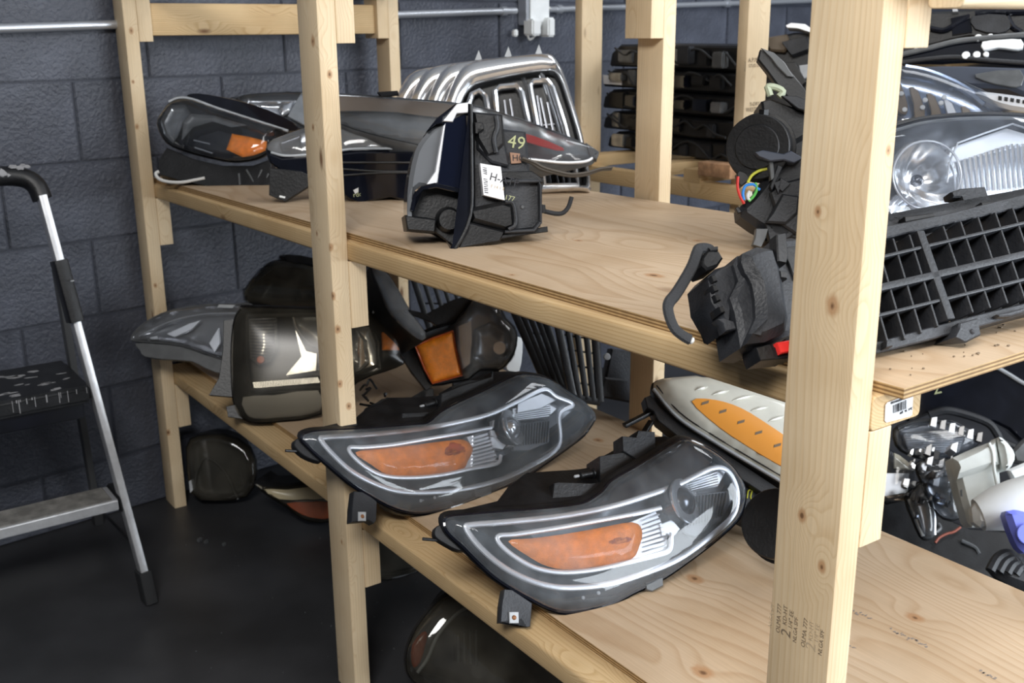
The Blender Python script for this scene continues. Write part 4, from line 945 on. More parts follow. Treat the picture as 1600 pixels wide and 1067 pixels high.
tube('pigtail', [D.at(*p, -.02) for p in q3((825, 812), (870, 822), (905, 820), (930, 795), (942, 760), (945, 748))], [.0045]*20+[.0035]*5+[.0035]*20, 'gaffer', D.root) if False else tube('pigtail', [D.at(*p, -.02) for p in q3((825, 812), (870, 822), (905, 820), (930, 795), (942, 760), (945, 748))], .0045, 'gaffer', D.root, smooth_n=4)
D.slab('side_plug', q3((798, 780), (825, 785), (828, 820), (800, 824)), -.03, -.01, 'black')
D.slab('side_lug', q3((785, 665), (812, 668), (810, 690), (785, 690)), -.02, .002, 'black')

# e: chrome grilles leaning in a stack
GS = 'chrome front grilles stacked against each other'
NE = Vector((.80, -.54, .30)).normalized()
PE = at(925, 296, 1, .80)
def bow(pts, fr, R=1.1):
    return pts
def chrome_grille(label, shift, full=True):
    fr = Fr(PE + Vector(shift), NE)
    fr0 = Fr(PE, NE)
    U2 = lambda pts: fr0.uv(pts)       # same outline for every grille, carried by the shifted plane
    g = Lamp.__new__(Lamp); g.fr = fr
    outer = ccw(catmull(U2(q3((330, 700), (350, 480), (378, 335), (428, 215), (480, 165), (560, 145), (700, 128), (825, 118), (868, 145), (905, 215), (945, 340), (985, 480), (1022, 715), (960, 722), (700, 735), (500, 725))), 3, True))
    inner = ccw(catmull(U2(q3((425, 690), (440, 480), (452, 345), (500, 268), (560, 245), (700, 215), (840, 198), (880, 230), (915, 330), (955, 460), (990, 610), (1000, 690), (960, 700), (700, 710), (500, 700))), 3, True))
    n = 96
    def even(Pl, n):
        L_ = [0]; 
        for i in range(len(Pl)): L_.append(L_[-1]+(Pl[(i+1) % len(Pl)]-Pl[i]).length)
        out = []; j = 0
        for k in range(n):
            t = L_[-1]*k/n
            while L_[j+1] < t: j += 1
            out.append(Pl[j].lerp(Pl[(j+1) % len(Pl)], (t-L_[j])/(L_[j+1]-L_[j]+1e-12)))
        return out
    O = even(outer, n); I = [min(((q-O[k]).length, i) for i, q in enumerate(inner))[1] for k in range(n)]
    Iv = [inner[i] for i in I]
    c = sum((fr.w(p) for p in O), Vector())/n
    g.root = thing('grille', label, 'grille', (c.x, c.y, min(fr.w(p).z for p in O)), GS)
    bm = bmesh.new()
    loft_bm(bm, [[fr.w(p, -.035) for p in O], [fr.w(p+(p-q)*.0, -.008) for p, q in zip(O, Iv)], [fr.w(p.lerp(q, .12), .004) for p, q in zip(O, Iv)], [fr.w(p.lerp(q, .45), .010) for p, q in zip(O, Iv)], [fr.w(p.lerp(q, .88), .003) for p, q in zip(O, Iv)], [fr.w(q, -.006) for q in Iv], [fr.w(q, -.02) for q in Iv]], False, False)
    fin('chrome_surround', bm, 'chrome', g.root, angle=math.radians(50))
    if full:
        bm = bmesh.new(); loft_bm(bm, [[fr.w(q, -.004) for q in Iv], [fr.w(q+(sum(Iv, Vector((0, 0)))/n-q)*.04, -.012) for q in Iv]], False, False)
        fin('black_liner', bm, 'black', g.root)
    dome_bm_ = bmesh.new(); dome_bm(dome_bm_, fr, Iv, -.002, .02, -.03, step=.03); fin('backing', dome_bm_, 'black', g.root)
    if full:
        slots = [((470, 700), (470, 380), (498, 300), (530, 285), (558, 310), (570, 380), (600, 700)),
                 ((640, 700), (610, 420), (598, 288), (622, 268), (692, 262), (716, 292), (745, 420), (790, 700)),
                 ((815, 700), (790, 480), (752, 262), (772, 242), (828, 240), (852, 272), (905, 440), (950, 620), (965, 700))]
        for sl in slots:
            P = ccw(U2(q3(*sl)))
            strip('slot_ring', fr, P, .0085, 'chrome', g.root, w=-.006, closed=True, sm=0, flat=.012)
        for a, b in (((640, 320), (690, 700)), ((665, 315), (725, 700)), ((640, 400), (660, 700)), ((800, 310), (880, 700)), ((785, 300), (845, 700)), ((830, 330), (905, 700)), ((520, 400), (530, 700))):
            A2, B2 = U2(q3(a, b)); board('slat', fr.w(A2, -.018), fr.w(B2, -.018), .006, .014, 'dchrome', g.root, upv=fr.n, bev=.001)
        for a, b in (((615, 420), (750, 410)), ((640, 560), (775, 550)), ((780, 430), (900, 420)), ((830, 590), (940, 575))):
            A2, B2 = U2(q3(a, b)); board('cross_bar', fr.w(A2, -.024), fr.w(B2, -.024), .004, .004, 'dchrome', g.root, upv=fr.n, bev=0)
    return g
def tabs(g, pts):
    for x, y in pts:
        P = Fr.uv(Fr(PE, NE), q3((x-16, y+46), (x+2, y), (x+18, y+46)))
        slab('fixing_tab', g.fr, P, -.03, -.026, 'lgrey', g.root, bev=.0005)
g1 = chrome_grille('chrome vertical-slot grille at the front of the stack, its slots in full view', (0, 0, 0))
g2 = chrome_grille('chrome grille second in the stack, a bright arch behind the front grille', Vector((-.040, -.030, -.004)), False)
g3 = chrome_grille('chrome grille third in the stack, two arches behind the front one', Vector((-.080, -.060, -.010)), False)
g4_ = chrome_grille('rearmost chrome grille, outermost arch of the stack, against the wall', Vector((-.118, -.085, -.018)), False)
g1.fr and tabs(g1, ((792, 68),)); tabs(g2, ((740, 70),)); tabs(g3, ((690, 75),))

# g + h: large clear headlight, its black back to the far end of the shelf
NH = (.84, -.30, .45)
PH = at(1440, 330, 2, 1.13)
H_out = px((1335, 215), (1400, 198), (1443, 187), (1500, 181), (1580, 180), (1660, 188), (1730, 215), (1770, 270), (1760, 320), (1700, 345), (1600, 345), (1480, 365), (1380, 375), (1320, 350), (1300, 290), (1310, 240))
H = Lamp('large clear headlight with round reflectors and black back, behind the near post', PH, NH, H_out, drop=.05)
H.o = catmull(H.o, 3, True)
H.housing([(.002, 1, -.001, (0, 0)), (.006, 1, .004, (0, 0)), (.004, 1, .02, (0, 0)), (-.01, .92, .06, (-.02, .0)), (-.01, .7, .13, (-.05, .0))], (-.80, .05, -.05), mat='dusty')
H.bezel(-.045, .05, 'bowlgrey')
def ring_at(L_, cx, cy, r, r2, lpn='reflector', mat='chrome', ribs=24):
    c = L_.at(cx, cy, 0); f = L_.fr; n = 40
    bm = bmesh.new(); loops = []
    for rr_, h in ((1.0, .006), (.96, .010), (.92, .004), (.75, -.018), (.5, -.034), (.22, -.042)):
        loops.append([c + (f.u*math.cos(2*PI*k/n)+f.v*math.sin(2*PI*k/n))*r*rr_*(1+(.0 if rr_ > .9 or rr_ < .3 else .035*math.cos(ribs/2*2*PI*k/n))) + f.n*h for k in range(n)])
    loft_bm(bm, loops, False, True); o = fin(lpn, bm, mat, L_.root)
    bm = bmesh.new(); bmesh.ops.create_uvsphere(bm, u_segments=14, v_segments=10, radius=r*.17); bmesh.ops.translate(bm, vec=c-f.n*.018, verts=bm.verts); fin('bulb', bm, 'dchrome', o)
    return o
ring_at(H, 1442, 277, .066, 0); ring_at(H, 1408, 330, .030, 0)
H.strip('main_ring', [(1442+53*math.cos(t*PI/8), 277+53*math.sin(t*PI/8)) for t in range(16)], .0022, 'satin', w=.012, closed=True, sm=2)
H.slab('side_reflector', q5((1070, 800), (1112, 708), (1380, 615), (1500, 650), (1560, 760), (1540, 900), (1400, 950), (1100, 960)), -.03, -.012, 'satin')
H.ribs('reflector_ribs', *q5((1095, 790), (1100, 950), (1520, 690), (1520, 900)), 2, .001, 'satin', w=-.008)
bmr = bmesh.new()
for k in range(17):
    x = 1090+k*26; yt = 790-max(0, (x-1090))*.33 if x < 1400 else 690
    a, b = H.fr.uv(q5((x, max(yt, 640)+10), (x+18, 930))); tube_bm(bmr, [H.fr.w(a, -.009), H.fr.w(b, -.009)], .0042, seg=8)
fin('flutes', bmr, 'chrome', H.root)
H.strip('inner_outline', q5((1060, 900), (1070, 800), (1112, 705), (1250, 655), (1380, 612), (1500, 650)), .0018, 'satin', w=.004, sm=0)
H.lens(.035, .05, 'glassblue', w0=.004)
H.strip('lens_lip', px((1330, 222), (1400, 204), (1443, 193), (1500, 187), (1580, 186), (1660, 194)), .003, 'lgrey', w=.004)
# the black back, standing clear to the far side of the post
fb = Fr(at(1180, 382, 2, 1.068), (.74, -.60, .30))
def bslab(name, pts, w0, w1, mat='dusty', par=None, **k): return slab(name, fb, fb.uv(pts), w0, w1, mat, par or H.root, **k)
bslab('back_shell', q5((55, 1010), (100, 965), (135, 925), (200, 840), (250, 750), (300, 685), (380, 640), (560, 600), (700, 620), (740, 1200), (640, 1270), (500, 1260), (380, 1230), (300, 1190), (200, 1150), (130, 1110), (60, 1060)), -.10, 0, bev=.012)
bslab('shell_step', q5((190, 950), (250, 900), (330, 880), (420, 860), (440, 1150), (330, 1160), (240, 1100)), 0, .012, bev=.004)
bslab('shell_ridge', q6((585, 120), (655, 130), (650, 200), (600, 245), (520, 240), (540, 200)), 0, .02, bev=.004)
bslab('bulb_box', q5((160, 490), (205, 474), (325, 520), (400, 560), (400, 720), (300, 700), (230, 680), (180, 640)), -.10, -.01, 'black', bev=.004)
bslab('top_fin', q5((138, 292), (152, 240), (215, 262), (270, 312), (345, 400), (420, 500), (420, 560), (330, 530), (250, 440), (180, 345)), -.02, 0, 'black', bev=.003)
bslab('fin_facet', q5((152, 240), (215, 262), (270, 312), (310, 380), (280, 380), (230, 330), (200, 290)), 0, .006, 'grey')
bslab('fin_arm', q5((250, 476), (330, 478), (400, 510), (400, 560), (330, 540)), 0, .01, 'dusty')
cpc = fb.w(fb.uv(q5((165, 715)))[0], -.02)
cap = prism('round_cap', cpc, .058, .03, (.45, -.86, .15), 'black', H.root, seg=40, lip=.005)
prism('cap_hub', cpc+Vector((.45, -.86, .15)).normalized()*.028, .040, .006, (.45, -.86, .15), 'black', cap, seg=32)
for a_ in (.4, 2.2, 4.0):
    d_ = Vector((.45, -.86, .15)).normalized(); o_ = d_.orthogonal().normalized(); v_ = Matrix.Rotation(a_, 3, d_) @ o_
    bmx = bmesh.new(); box(bmx, cpc+v_*.062+d_*.01, (.012, .012, .012)); fin('cap_lug', bmx, 'black', cap)
bslab('bracket_plate', q5((112, 762), (150, 752), (250, 770), (285, 755), (345, 790), (300, 815), (250, 800), (185, 806), (130, 785)), 0, .03, 'slate', bev=.002)
bslab('bracket_leg', q5((182, 800), (205, 805), (212, 880), (192, 893)), 0, .02, 'grey')
for pts in (((240, 880), (290, 910), (250, 950), (225, 930)), ((225, 820), (250, 830), (200, 940), (188, 925)), ((205, 905), (250, 890), (230, 960))):
    bslab('web', q5(*pts), 0, .02, 'dusty')
bslab('low_clip', q6((465, 330), (475, 300), (480, 262), (530, 262), (520, 300), (500, 340)), -.01, .012, 'grey')
bslab('low_arm', q6((520, 235), (560, 270), (600, 290), (640, 245), (690, 200), (690, 250), (600, 310), (540, 310)), -.02, .004, 'dusty')
bslab('side_ear', q5((36, 850), (50, 835), (85, 850), (100, 880), (60, 912), (45, 900)), -.03, .0, 'black')
bslab('side_nub', q5((28, 1020), (45, 1012), (60, 1040), (40, 1045)), -.02, .0, 'black')
for mt, pts in (('wred', ((38, 870), (36, 920), (48, 965), (68, 1003))), ('wyellow', ((180, 832), (140, 842), (105, 865), (85, 900))), ('wblue', ((68, 985), (62, 950), (75, 915), (110, 908), (128, 918))),
                ('wgreen', ((122, 900), (130, 930), (115, 965), (90, 990))), ('wwhite', ((95, 940), (85, 960), (90, 980), (100, 985))), ('wblue', ((128, 925), (145, 935)))):
    tube('wire', [fb.w(fb.uv([p])[0], .008) for p in q5(*pts)], .0026, mt, H.root, smooth_n=4)
bslab('wire_boot', q5((88, 945), (108, 940), (112, 962), (92, 975)), .0, .008, 'cream')
tube('spring_clip', [fb.w(fb.uv([p])[0], -.0) for p in q5((200, 470), (190, 440), (188, 425), (225, 428), (262, 450), (240, 475))], .006, 'greenish', H.root, smooth_n=3)

# i: black lattice grille with its end housing and taped wire
NI = (.80, -.17, .57)
PI_ = at(1385, 553, 2, 1.072)
I_ = Lamp('black plastic lattice grille with end housing and a taped wire, at the shelf front', PI_, NI, px((1130, 470), (1240, 400), (1600, 300), (1700, 280), (1700, 470), (1380, 555), (1200, 560)), name='grille', cat='grille')
frI = I_.fr
def il(p): return frI.uv([p])[0]
def lerp2(a, b, t): return (a[0]+(b[0]-a[0])*t, a[1]+(b[1]-a[1])*t)
# corner pixels of the lattice face
TL, TR, BR, BLc = (1300, 392), (1690, 283), (1700, 452), (1290, 560)
I_.slab('frame_bar', [(1300, 360), (1380, 356), (1470, 338), (1600, 305), (1700, 283), (1700, 300), (1600, 325), (1470, 354), (1385, 374), (1300, 392)], -.02, .006, 'dusty')
I_.slab('frame_bar', [(1290, 548), (1375, 534), (1490, 502), (1600, 475), (1700, 452), (1700, 468), (1600, 492), (1490, 522), (1376, 552), (1290, 572)], -.02, .006, 'dusty')
I_.slab('top_flange', [(1300, 344), (1380, 342), (1470, 324), (1600, 300), (1700, 270), (1700, 283), (1600, 306), (1470, 338), (1380, 356), (1300, 362)], -.035, -.012, 'dusty')
def bar(nm, a, b, wd_, dp, h=0):
    A2, B2 = il(a), il(b); board(nm, frI.w(A2, h), frI.w(B2, h), wd_, dp, 'dusty', I_.root, upv=frI.n, bev=.0012)
bar('post_bar', (1426, 368), (1474, 505), .012, .03)
bar('middle_bar', (1296, 472), (1700, 378), .009, .03)
bar('slat', (1296, 425), (1700, 328), .0042, .035, -.004); bar('slat', (1296, 515), (1700, 415), .0042, .035, -.004)
for k in range(4):
    x = 1336+k*25.5; bar('slat', (x, 388-k*6+2), (x+44, 545-k*10), .0034, .038, -.008)
for k in range(1, 11):
    x = 1438+k*27.0; bar('slat', (x, 366-k*7.2), (x+46, 500-k*7.0), .0034, .038, -.008)
I_.slab('backing', [(1300, 395), (1690, 290), (1700, 450), (1290, 550)], -.10, -.09, 'black')
I_.slab('foot_lug', q6((1285, 675), (1360, 655), (1375, 725), (1310, 758), (1265, 735), (1280, 700)), -.02, .02, 'dusty', bev=.002)
prism('lug_hole', I_.at(*q6((1336, 712))[0], .019), .0035, .003, frI.n, 'ink', I_.root, seg=12)
for pts in (((1450, 635), (1500, 625), (1560, 608), (1575, 622), (1510, 642), (1460, 645)), ((990, 745), (1015, 742), (1020, 768), (990, 775))):
    I_.slab('clip', q6(*pts), .004, .016, 'dusty')
for pts in (((1100, 210), (1140, 205), (1220, 195), (1230, 212), (1160, 225), (1105, 235)), ((1420, 150), (1470, 145), (1525, 135), (1530, 152), (1470, 165), (1425, 175))):
    I_.slab('snap_slot', q6(*pts), -.012, .001, 'black')
I_.slab('standing_tab', q5((1120, 918), (1165, 902), (1285, 893), (1310, 965), (1190, 990), (1170, 945), (1130, 945)), -.03, -.012, 'dusty', bev=.002)
# end housing
I_.slab('end_shell', q6((415, 365), (545, 345), (560, 300), (640, 290), (700, 300), (720, 500), (650, 690), (490, 755), (430, 750), (405, 600), (385, 540), (420, 470), (400, 400)), -.06, 0, 'dusty', bev=.006)
I_.slab('end_bulge', q6((415, 372), (540, 355), (590, 560), (590, 700), (430, 748), (470, 640), (455, 500), (425, 450)), -.02, .016, 'dusty', bev=.010, sm=2)
I_.slab('inner_frame', q6((590, 345), (650, 335), (660, 345), (650, 440), (640, 480), (600, 380)), .0, .004, 'black')
I_.slab('motor_box', q6((310, 440), (340, 405), (420, 380), (430, 470), (410, 560), (400, 660), (360, 600), (325, 540), (320, 500)), -.07, -.012, 'dusty', bev=.004)
for x, y in ((318, 455), (322, 495), (332, 535), (350, 585)):
    I_.slab('rib', q6((x-8, y-12), (x+12, y-16), (x+22, y+10), (x+2, y+16)), -.03, -.008, 'black')
I_.slab('wing', q6((330, 630), (360, 625), (400, 640), (410, 672), (365, 682), (352, 648)), -.02, -.004, 'dusty')
I_.slab('latch', q6((535, 310), (575, 305), (585, 400), (575, 430), (540, 420)), 0, .018, 'black')
I_.slab('side_latch', q6((560, 450), (595, 455), (592, 485), (562, 480)), .0, .012, 'black')
I_.slab('connector_base', q6((480, 755), (540, 740), (560, 800), (620, 790), (620, 800), (500, 812), (488, 790)), -.03, .002, 'black')
I_.slab('red_lock', q6((555, 742), (625, 730), (640, 775), (570, 790)), -.02, .008, 'red')
I_.slab('connector_base', q6((540, 742), (640, 726), (650, 790), (562, 800)), -.03, .0, 'black')
pl = I_.slab('plug', q6((275, 365), (300, 330), (350, 335), (368, 365), (345, 400), (300, 415), (280, 395)), -.05, -.01, 'black', bev=.003)
I_.slab('plug_grip', q6((268, 340), (300, 328), (300, 365), (275, 372)), -.03, -.02, 'grey', parent=pl)
I_.slab('plug_collar', q6((300, 325), (340, 318), (342, 338), (308, 342)), -.045, -.008, 'black', parent=pl)
wpts = [(340, 325), (310, 318), (265, 328), (235, 365), (200, 430), (160, 495), (115, 560), (80, 600), (65, 635), (75, 680), (95, 720), (125, 745), (155, 762)]
wp = [I_.at(*p, h) for p, h in zip(q6(*wpts), (-.02, -.015, -.01, 0, .01, .015, .02, .025, .03, .03, .03, .03, .03))]
tube('taped_wire', wp, .0066, 'gaffer', I_.root, smooth_n=5, flat=.004, nrm=frI.n)
prism('wire_end', wp[-1], .004, .004, (wp[-1]-wp[-2]), 'wwhite', I_.root, seg=10)

# ------------------------------------------------------------------ conduit and outlet on the block wall
def cz(y): return 1.4665+.0298*y
con = thing('conduit', 'galvanised steel conduit running along the painted block wall', 'conduit', (-.15, 0, 1.46))
def on_wall(y, z, out): return Vector((-.158-.1049*y, y, z)) + wn*out
tube('pipe', [on_wall(-3, cz(-3), .024), on_wall(1.50, cz(1.5), .024)], .0125, 'steel', con, seg=14)
tube('pipe', [on_wall(1.66, cz(1.66), .024), on_wall(4.6, cz(4.6), .024)], .0115, 'steel', con, seg=14)
for y in (-.95, .35, 1.44, 1.72, 2.75, 3.6): tube('strap', [on_wall(y-.012, cz(y), .024), on_wall(y+.012, cz(y), .024)], .0165, 'steel', con, seg=14)
def wbox(bm, y, z, sx, sz, d0, d1):
    v = box(bm, (0, 0, 0), (sx, d1-d0, sz)); bmesh.ops.transform(bm, matrix=Matrix.Translation(on_wall(y, z, (d0+d1)/2)) @ Rw, verts=v)
def wobj(name, y, z, sx, sz, d0, d1, mat, par, bev=.003):
    bm = bmesh.new(); wbox(bm, y, z, sx, sz, d0, d1); bmesh.ops.bevel(bm, geom=list(bm.edges), offset=bev, segments=2, affect='EDGES'); return fin(name, bm, mat, par)
ob = thing('outlet_box', 'grey metal outlet box with white plugs where the conduit meets on the wall', 'outlet', tuple(on_wall(1.585, 1.42, 0)))
wobj('box_body', 1.588, 1.545, .115, .17, 0, .05, 'steel', ob); wobj('cover_plate', 1.592, 1.545, .10, .15, .05, .056, 'white', ob)
wobj('plug', 1.552, 1.452, .045, .06, .03, .085, 'white', ob, .006); wobj('plug', 1.628, 1.452, .036, .07, .03, .085, 'white', ob, .006); wobj('plug', 1.49, 1.432, .02, .025, .02, .04, 'white', ob, .004)
def onw(x, y, out=.03):
    d = ray(x, y); P0 = W0+wn*out; t = (P0-CAM).dot(wn)/d.dot(wn); return CAM+d*t
tube('cable', [onw(*p, .05) for p in Z(740, 0, 9.7)((815, 440), (822, 540), (850, 600), (910, 560), (970, 480), (1020, 330), (1010, 180), (1040, 100), (1110, 90), (1160, 130))], .0042, 'wwhite', ob, smooth_n=5)

# ------------------------------------------------------------------ step ladder
ld = thing('step_ladder', 'paint-splashed aluminium step ladder with black platform standing by the wall', 'ladder', (.25, -.55, 0))
def mir(p): return Vector((p[0], -1.10-p[1], p[2]))
F0, F1 = Vector((.466, -.243, .03)), Vector((.268, -.338, 1.06))
def fr_(t): return F0.lerp(F1, t)
R0, R1_ = Vector((-.095, -.225, .03)), Vector((.235, -.318, .86))
for f in (lambda p: Vector(p), mir):
    board('front_rail', f(F0), f(fr_(.71)), .020, .042, 'alu', ld, upv=(0, 1, 0) if False else (1, 0, .2), bev=.003)
    board('front_rail', f(fr_(.83)), f(F1), .020, .042, 'alu', ld, upv=(1, 0, .2), bev=.003)
    j = board('hinge_cover', f(fr_(.695)), f(fr_(.845)), .034, .058, 'black', ld, upv=(1, 0, .2), bev=.006)
    for t in (.72, .77, .81):
        c = f(fr_(t)); prism('rivet', c+Vector((.03, -.006, 0)), .005, .003, (1, 0, .2), 'lgrey', j, seg=10)
    board('rear_leg', f(R0), f(R1_), .018, .030, 'dullalu', ld, upv=(1, 0, .3), bev=.003)
    board('foot', f(F0)-Vector((-.004, 0, .03)), f(fr_(.055)), .034, .056, 'rubber', ld, upv=(1, 0, .2), bev=.008)
    board('foot', f(R0)-Vector((0, 0, .03)), f(R0)+Vector((0, 0, .035)), .028, .036, 'rubber', ld, upv=(1, 0, 0), bev=.005)
    board('side_brace', f((R0+Vector((.02, 0, .03)))), f(fr_(.12)), .006, .006, 'black', ld, bev=.001)
# platform
def rbox(name, lo, hi, mat, par, bev=.01, seg=3):
    bm = bmesh.new(); box(bm, [(a+b)/2 for a, b in zip(lo, hi)], [b-a for a, b in zip(lo, hi)]); bmesh.ops.bevel(bm, geom=list(bm.edges), offset=bev, segments=seg, affect='EDGES'); return fin(name, bm, mat, par)
plt = rbox('platform', (.10, -.80, .545), (.385, -.30, .590), 'black', ld)
rbox('platform_skirt', (.14, -.78, .50), (.36, -.32, .545), 'gloss', ld, .004)
rs = random.Random(11)
def splashes(name, x0, x1, y0, y1, z, n, big, par, mt='splash'):
    bm = bmesh.new()
    for k in range(n):
        cx, cy = rs.uniform(x0, x1), rs.uniform(y0, y1); r = rs.uniform(.25, 1)*big; m = rs.randint(7, 11)
        e = rs.uniform(.3, 1); a0 = rs.uniform(-.4, .4)
        lo = []
        for i in range(m):
            a = 2*PI*i/m; q_ = r*rs.uniform(.45, 1.1); px_, py_ = math.cos(a)*q_*e, math.sin(a)*q_*1.6
            lo.append((cx+px_*math.cos(a0)-py_*math.sin(a0), cy+px_*math.sin(a0)+py_*math.cos(a0)))
        loft_bm(bm, [[Vector((a, b, z)) for a, b in lo], [Vector((a, b, z+.0006)) for a, b in lo]])
    o = fin(name, bm, mt, par); o['kind'] = 'stuff'; return o
splashes('paint_splashes', .12, .37, -.78, -.32, .5898, 46, .016, plt)
bm = bmesh.new()
for k in range(26):
    y = rs.uniform(-.66, -.31); z1 = .588; z0 = z1-rs.uniform(.005, .035); box(bm, (.3853, y, (z0+z1)/2), (.001, rs.uniform(.001, .003), z1-z0))
o = fin('paint_drips', bm, 'splash', plt); o['kind'] = 'stuff'
for nm, t, dd in (('step', .235, .085),):
    c = fr_(t); st_ = rbox('step', (c.x-.095, -.855, c.z-.012), (c.x+.012, c.y-.012, c.z+.016), 'alu', ld, .003, 2)
    tr_ = rbox('tread', (c.x-.088, -.85, c.z+.014), (c.x+.004, c.y-.03, c.z+.0185), 'treadgrey', st_, .001, 1)
    bm = bmesh.new()
    for k in range(11): x = c.x-.084+k*.0083; box(bm, (x, (-.85+c.y-.03)/2, c.z+.0195), (.0035, .85+c.y-.036, .002))
    fin('tread_rib', bm, 'treadgrey', tr_)
    rbox('step_end', (c.x-.10, c.y-.018, c.z-.018), (c.x+.016, c.y+.008, c.z+.022), 'black', st_, .004, 2)
rbox('rear_crossbar', (-.060, -.86, .098), (-.046, -.245, .122), 'alu', ld, .002, 2)
tube('top_handle', [Vector((.262, -.335, 1.05)), Vector((.250, -.345, 1.085)), Vector((.24, -.375, 1.105)), Vector((.238, -.45, 1.112)), Vector((.238, -.65, 1.112)), Vector((.24, -.725, 1.105)), Vector((.250, -.755, 1.085)), Vector((.262, -.765, 1.05))], .024, 'black', ld, smooth_n=4, seg=14)
bm = bmesh.new()
hd = [Vector((.262+.0245*math.cos(a)*.98, y, 1.110+.0245*math.sin(a))) for a in (0,) for y in (0,)]
for cy, wd_, n_ in ((-.385, .030, 9), (-.455, .020, 5), (-.425, .012, 3)):
    for k in range(n_):
        a = rs.uniform(.1, 1.3); y = cy+rs.uniform(-wd_, wd_); r = rs.uniform(.004, .010); c = Vector((.239, y, 1.111)); d_ = Vector((math.cos(a), 0, math.sin(a)))
        t1 = Vector((0, 1, 0)); t2 = d_.cross(t1); m = 8; lo = [t1*math.cos(2*PI*i/m)*r*rs.uniform(.6, 1.2)+t2*math.sin(2*PI*i/m)*r*rs.uniform(.6, 1.3) for i in range(m)]
        loft_bm(bm, [[c+d_*.0225+q for q in lo], [c+d_*.0248+q*.8 for q in lo]])
o = fin('paint_splashes', bm, 'splash', ld); o['kind'] = 'stuff'

# ------------------------------------------------------------------ black parts stacked on the unit behind
STK = 'black front panels stacked on the unit behind'
rp_ = random.Random(5)
lay = [(.205, .84, 1.045, .062), (.190, .82, 1.109, .066), (.180, .85, 1.177, .070), (.185, .83, 1.249, .066), (.215, .84, 1.317, .078)]
nmz = ('lowest', 'second from the bottom', 'third from the bottom', 'the one with a white label', 'topmost')
lay = [(a, b, z, h) for a, b, z, h in lay]
for k, (x0, x1, z0, h) in enumerate(lay):
    g = thing('front_panel', 'black front panel in the stack on the unit behind, '+nmz[k], 'car part', ((x0+x1)/2, 1.62, z0), STK)
    y0, y1 = 1.53+rp_.uniform(0, .015), 1.84
    fp = Fr(((x0+x1)/2, y0, z0+h/2), (0, -1, 0))
    w2 = (x1-x0)/2; prof = [Vector(p) for p in ((-w2, -h/2+.004), (w2, -h/2+.002), (w2+.01, 0), (w2-.02, h/2-.004), (-w2+.05, h/2-.002), (-w2+.004, h*.12))]
    if fp.u.x < 0: prof = [Vector((-p.x, p.y)) for p in prof]
    slab('panel_body', fp, prof, -(y1-y0), 0, 'black', g, bev=.006)
    nx = 7
    for i in range(nx):
        xa = x0+.05+(x1-x0-.1)*i/nx; wv_ = (x1-x0)/nx*rp_.uniform(.35, .85); hh = h*rp_.uniform(.3, .75); dd = rp_.uniform(.006, .035)
        bm = bmesh.new(); box(bm, (xa+wv_/2, y0-dd/2+.002, z0+h*.5+rp_.uniform(-.1, .1)*h), (wv_, dd, hh)); bmesh.ops.bevel(bm, geom=list(bm.edges), offset=min(.004, dd/3), segments=2, affect='EDGES')
        fin('bracket', bm, rp_.choice(('black', 'dusty', 'gloss', 'black', 'grey')) if rp_.random() < .92 else 'dirtychrome', g)
    bm = bmesh.new(); pts = [Vector((x0+.04+(x1-x0-.08)*t/12, y0-.012+rp_.uniform(-.008, .004), z0+h*.5+rp_.uniform(-.4, .4)*h)) for t in range(13)]; tube_bm(bm, catmull(pts, 4), .004, seg=6); fin('harness_wire', bm, 'rubber', g)
    if k == 3:
        fl = Fr((.25, y0-.004, z0+h*.5), (0, -1, 0)); slab('white_label', fl, fl.uv(px((942, 117), (971, 120), (971, 133), (943, 131))), -.003, .0, 'paper', g, bev=.0003)
def pile(label, P, n, out, d, mat, name='bumper_cover', cat='car part', grp=None, sm=2, drop=0, bev=.008):
    L_ = Lamp(label, P, n, out, grp, name=name, cat=cat, drop=drop)
    L_.slab('shell', out, -d, 0, mat, sm=sm, bev=bev); return L_
q7 = Z(1380, 0, 4.4444)
BK = 'black bumper covers on the unit behind'
def on2(x, y, Y): return at(x, y, 1, Y)
c_ = pile('highest glossy black bumper cover on the unit behind, under the near cross rail', on2(1500, 40, 1.80), (.45, -.85, .25), q7((60, 60), (300, 80), (600, 60), (978, 30), (1250, 60), (1250, 420), (978, 300), (700, 280), (600, 260), (300, 330), (60, 420)), .12, 'black', grp=BK)
for pts in (((200, 250), (300, 200), (420, 215), (520, 160), (600, 120)), ((640, 100), (780, 80), (900, 90), (1100, 80)), ((860, 120), (900, 190), (960, 230))):
    c_.strip('edge_flange', q7(*pts), .008, 'gloss', w=.004)
c_.slab('recess', q7((470, 130), (600, 100), (620, 230), (480, 250)), -.005, .006, 'gloss'); c_.slab('flange', q7((620, 120), (850, 110), (880, 200), (800, 240), (640, 210)), 0, .012, 'dusty', sm=2)
c_.slab('bright_cap', q7((480, 72), (520, 70), (525, 95), (485, 98)), .0, .02, 'chrome')
b2 = pile('long glossy black bumper cover with a painted white reflection, across the pile behind', on2(1500, 85, 1.60), (.40, -.82, .40), q7((40, 385), (150, 370), (300, 330), (500, 280), (640, 262), (800, 255), (978, 235), (1250, 220), (1250, 420), (978, 460), (800, 440), (600, 430), (400, 440), (200, 440), (40, 470)), .10, 'gloss', grp=BK)
b2.slab('painted_reflection', q7((690, 305), (820, 290), (958, 288), (968, 350), (900, 358), (800, 345), (700, 362)), .002, .014, 'brightwhite', sm=2)  # white reflection on the gloss, put in as a raised white panel
for x, y, r in ((660, 270, 16), (745, 262, 13), (575, 392, 18), (650, 388, 16), (715, 385, 12), (228, 333, 9), (705, 310, 10)):
    prism('clip', b2.at(*q7((x, y))[0], .0), r*.00055, .01, b2.fr.n, 'brightwhite', b2.root, seg=12)
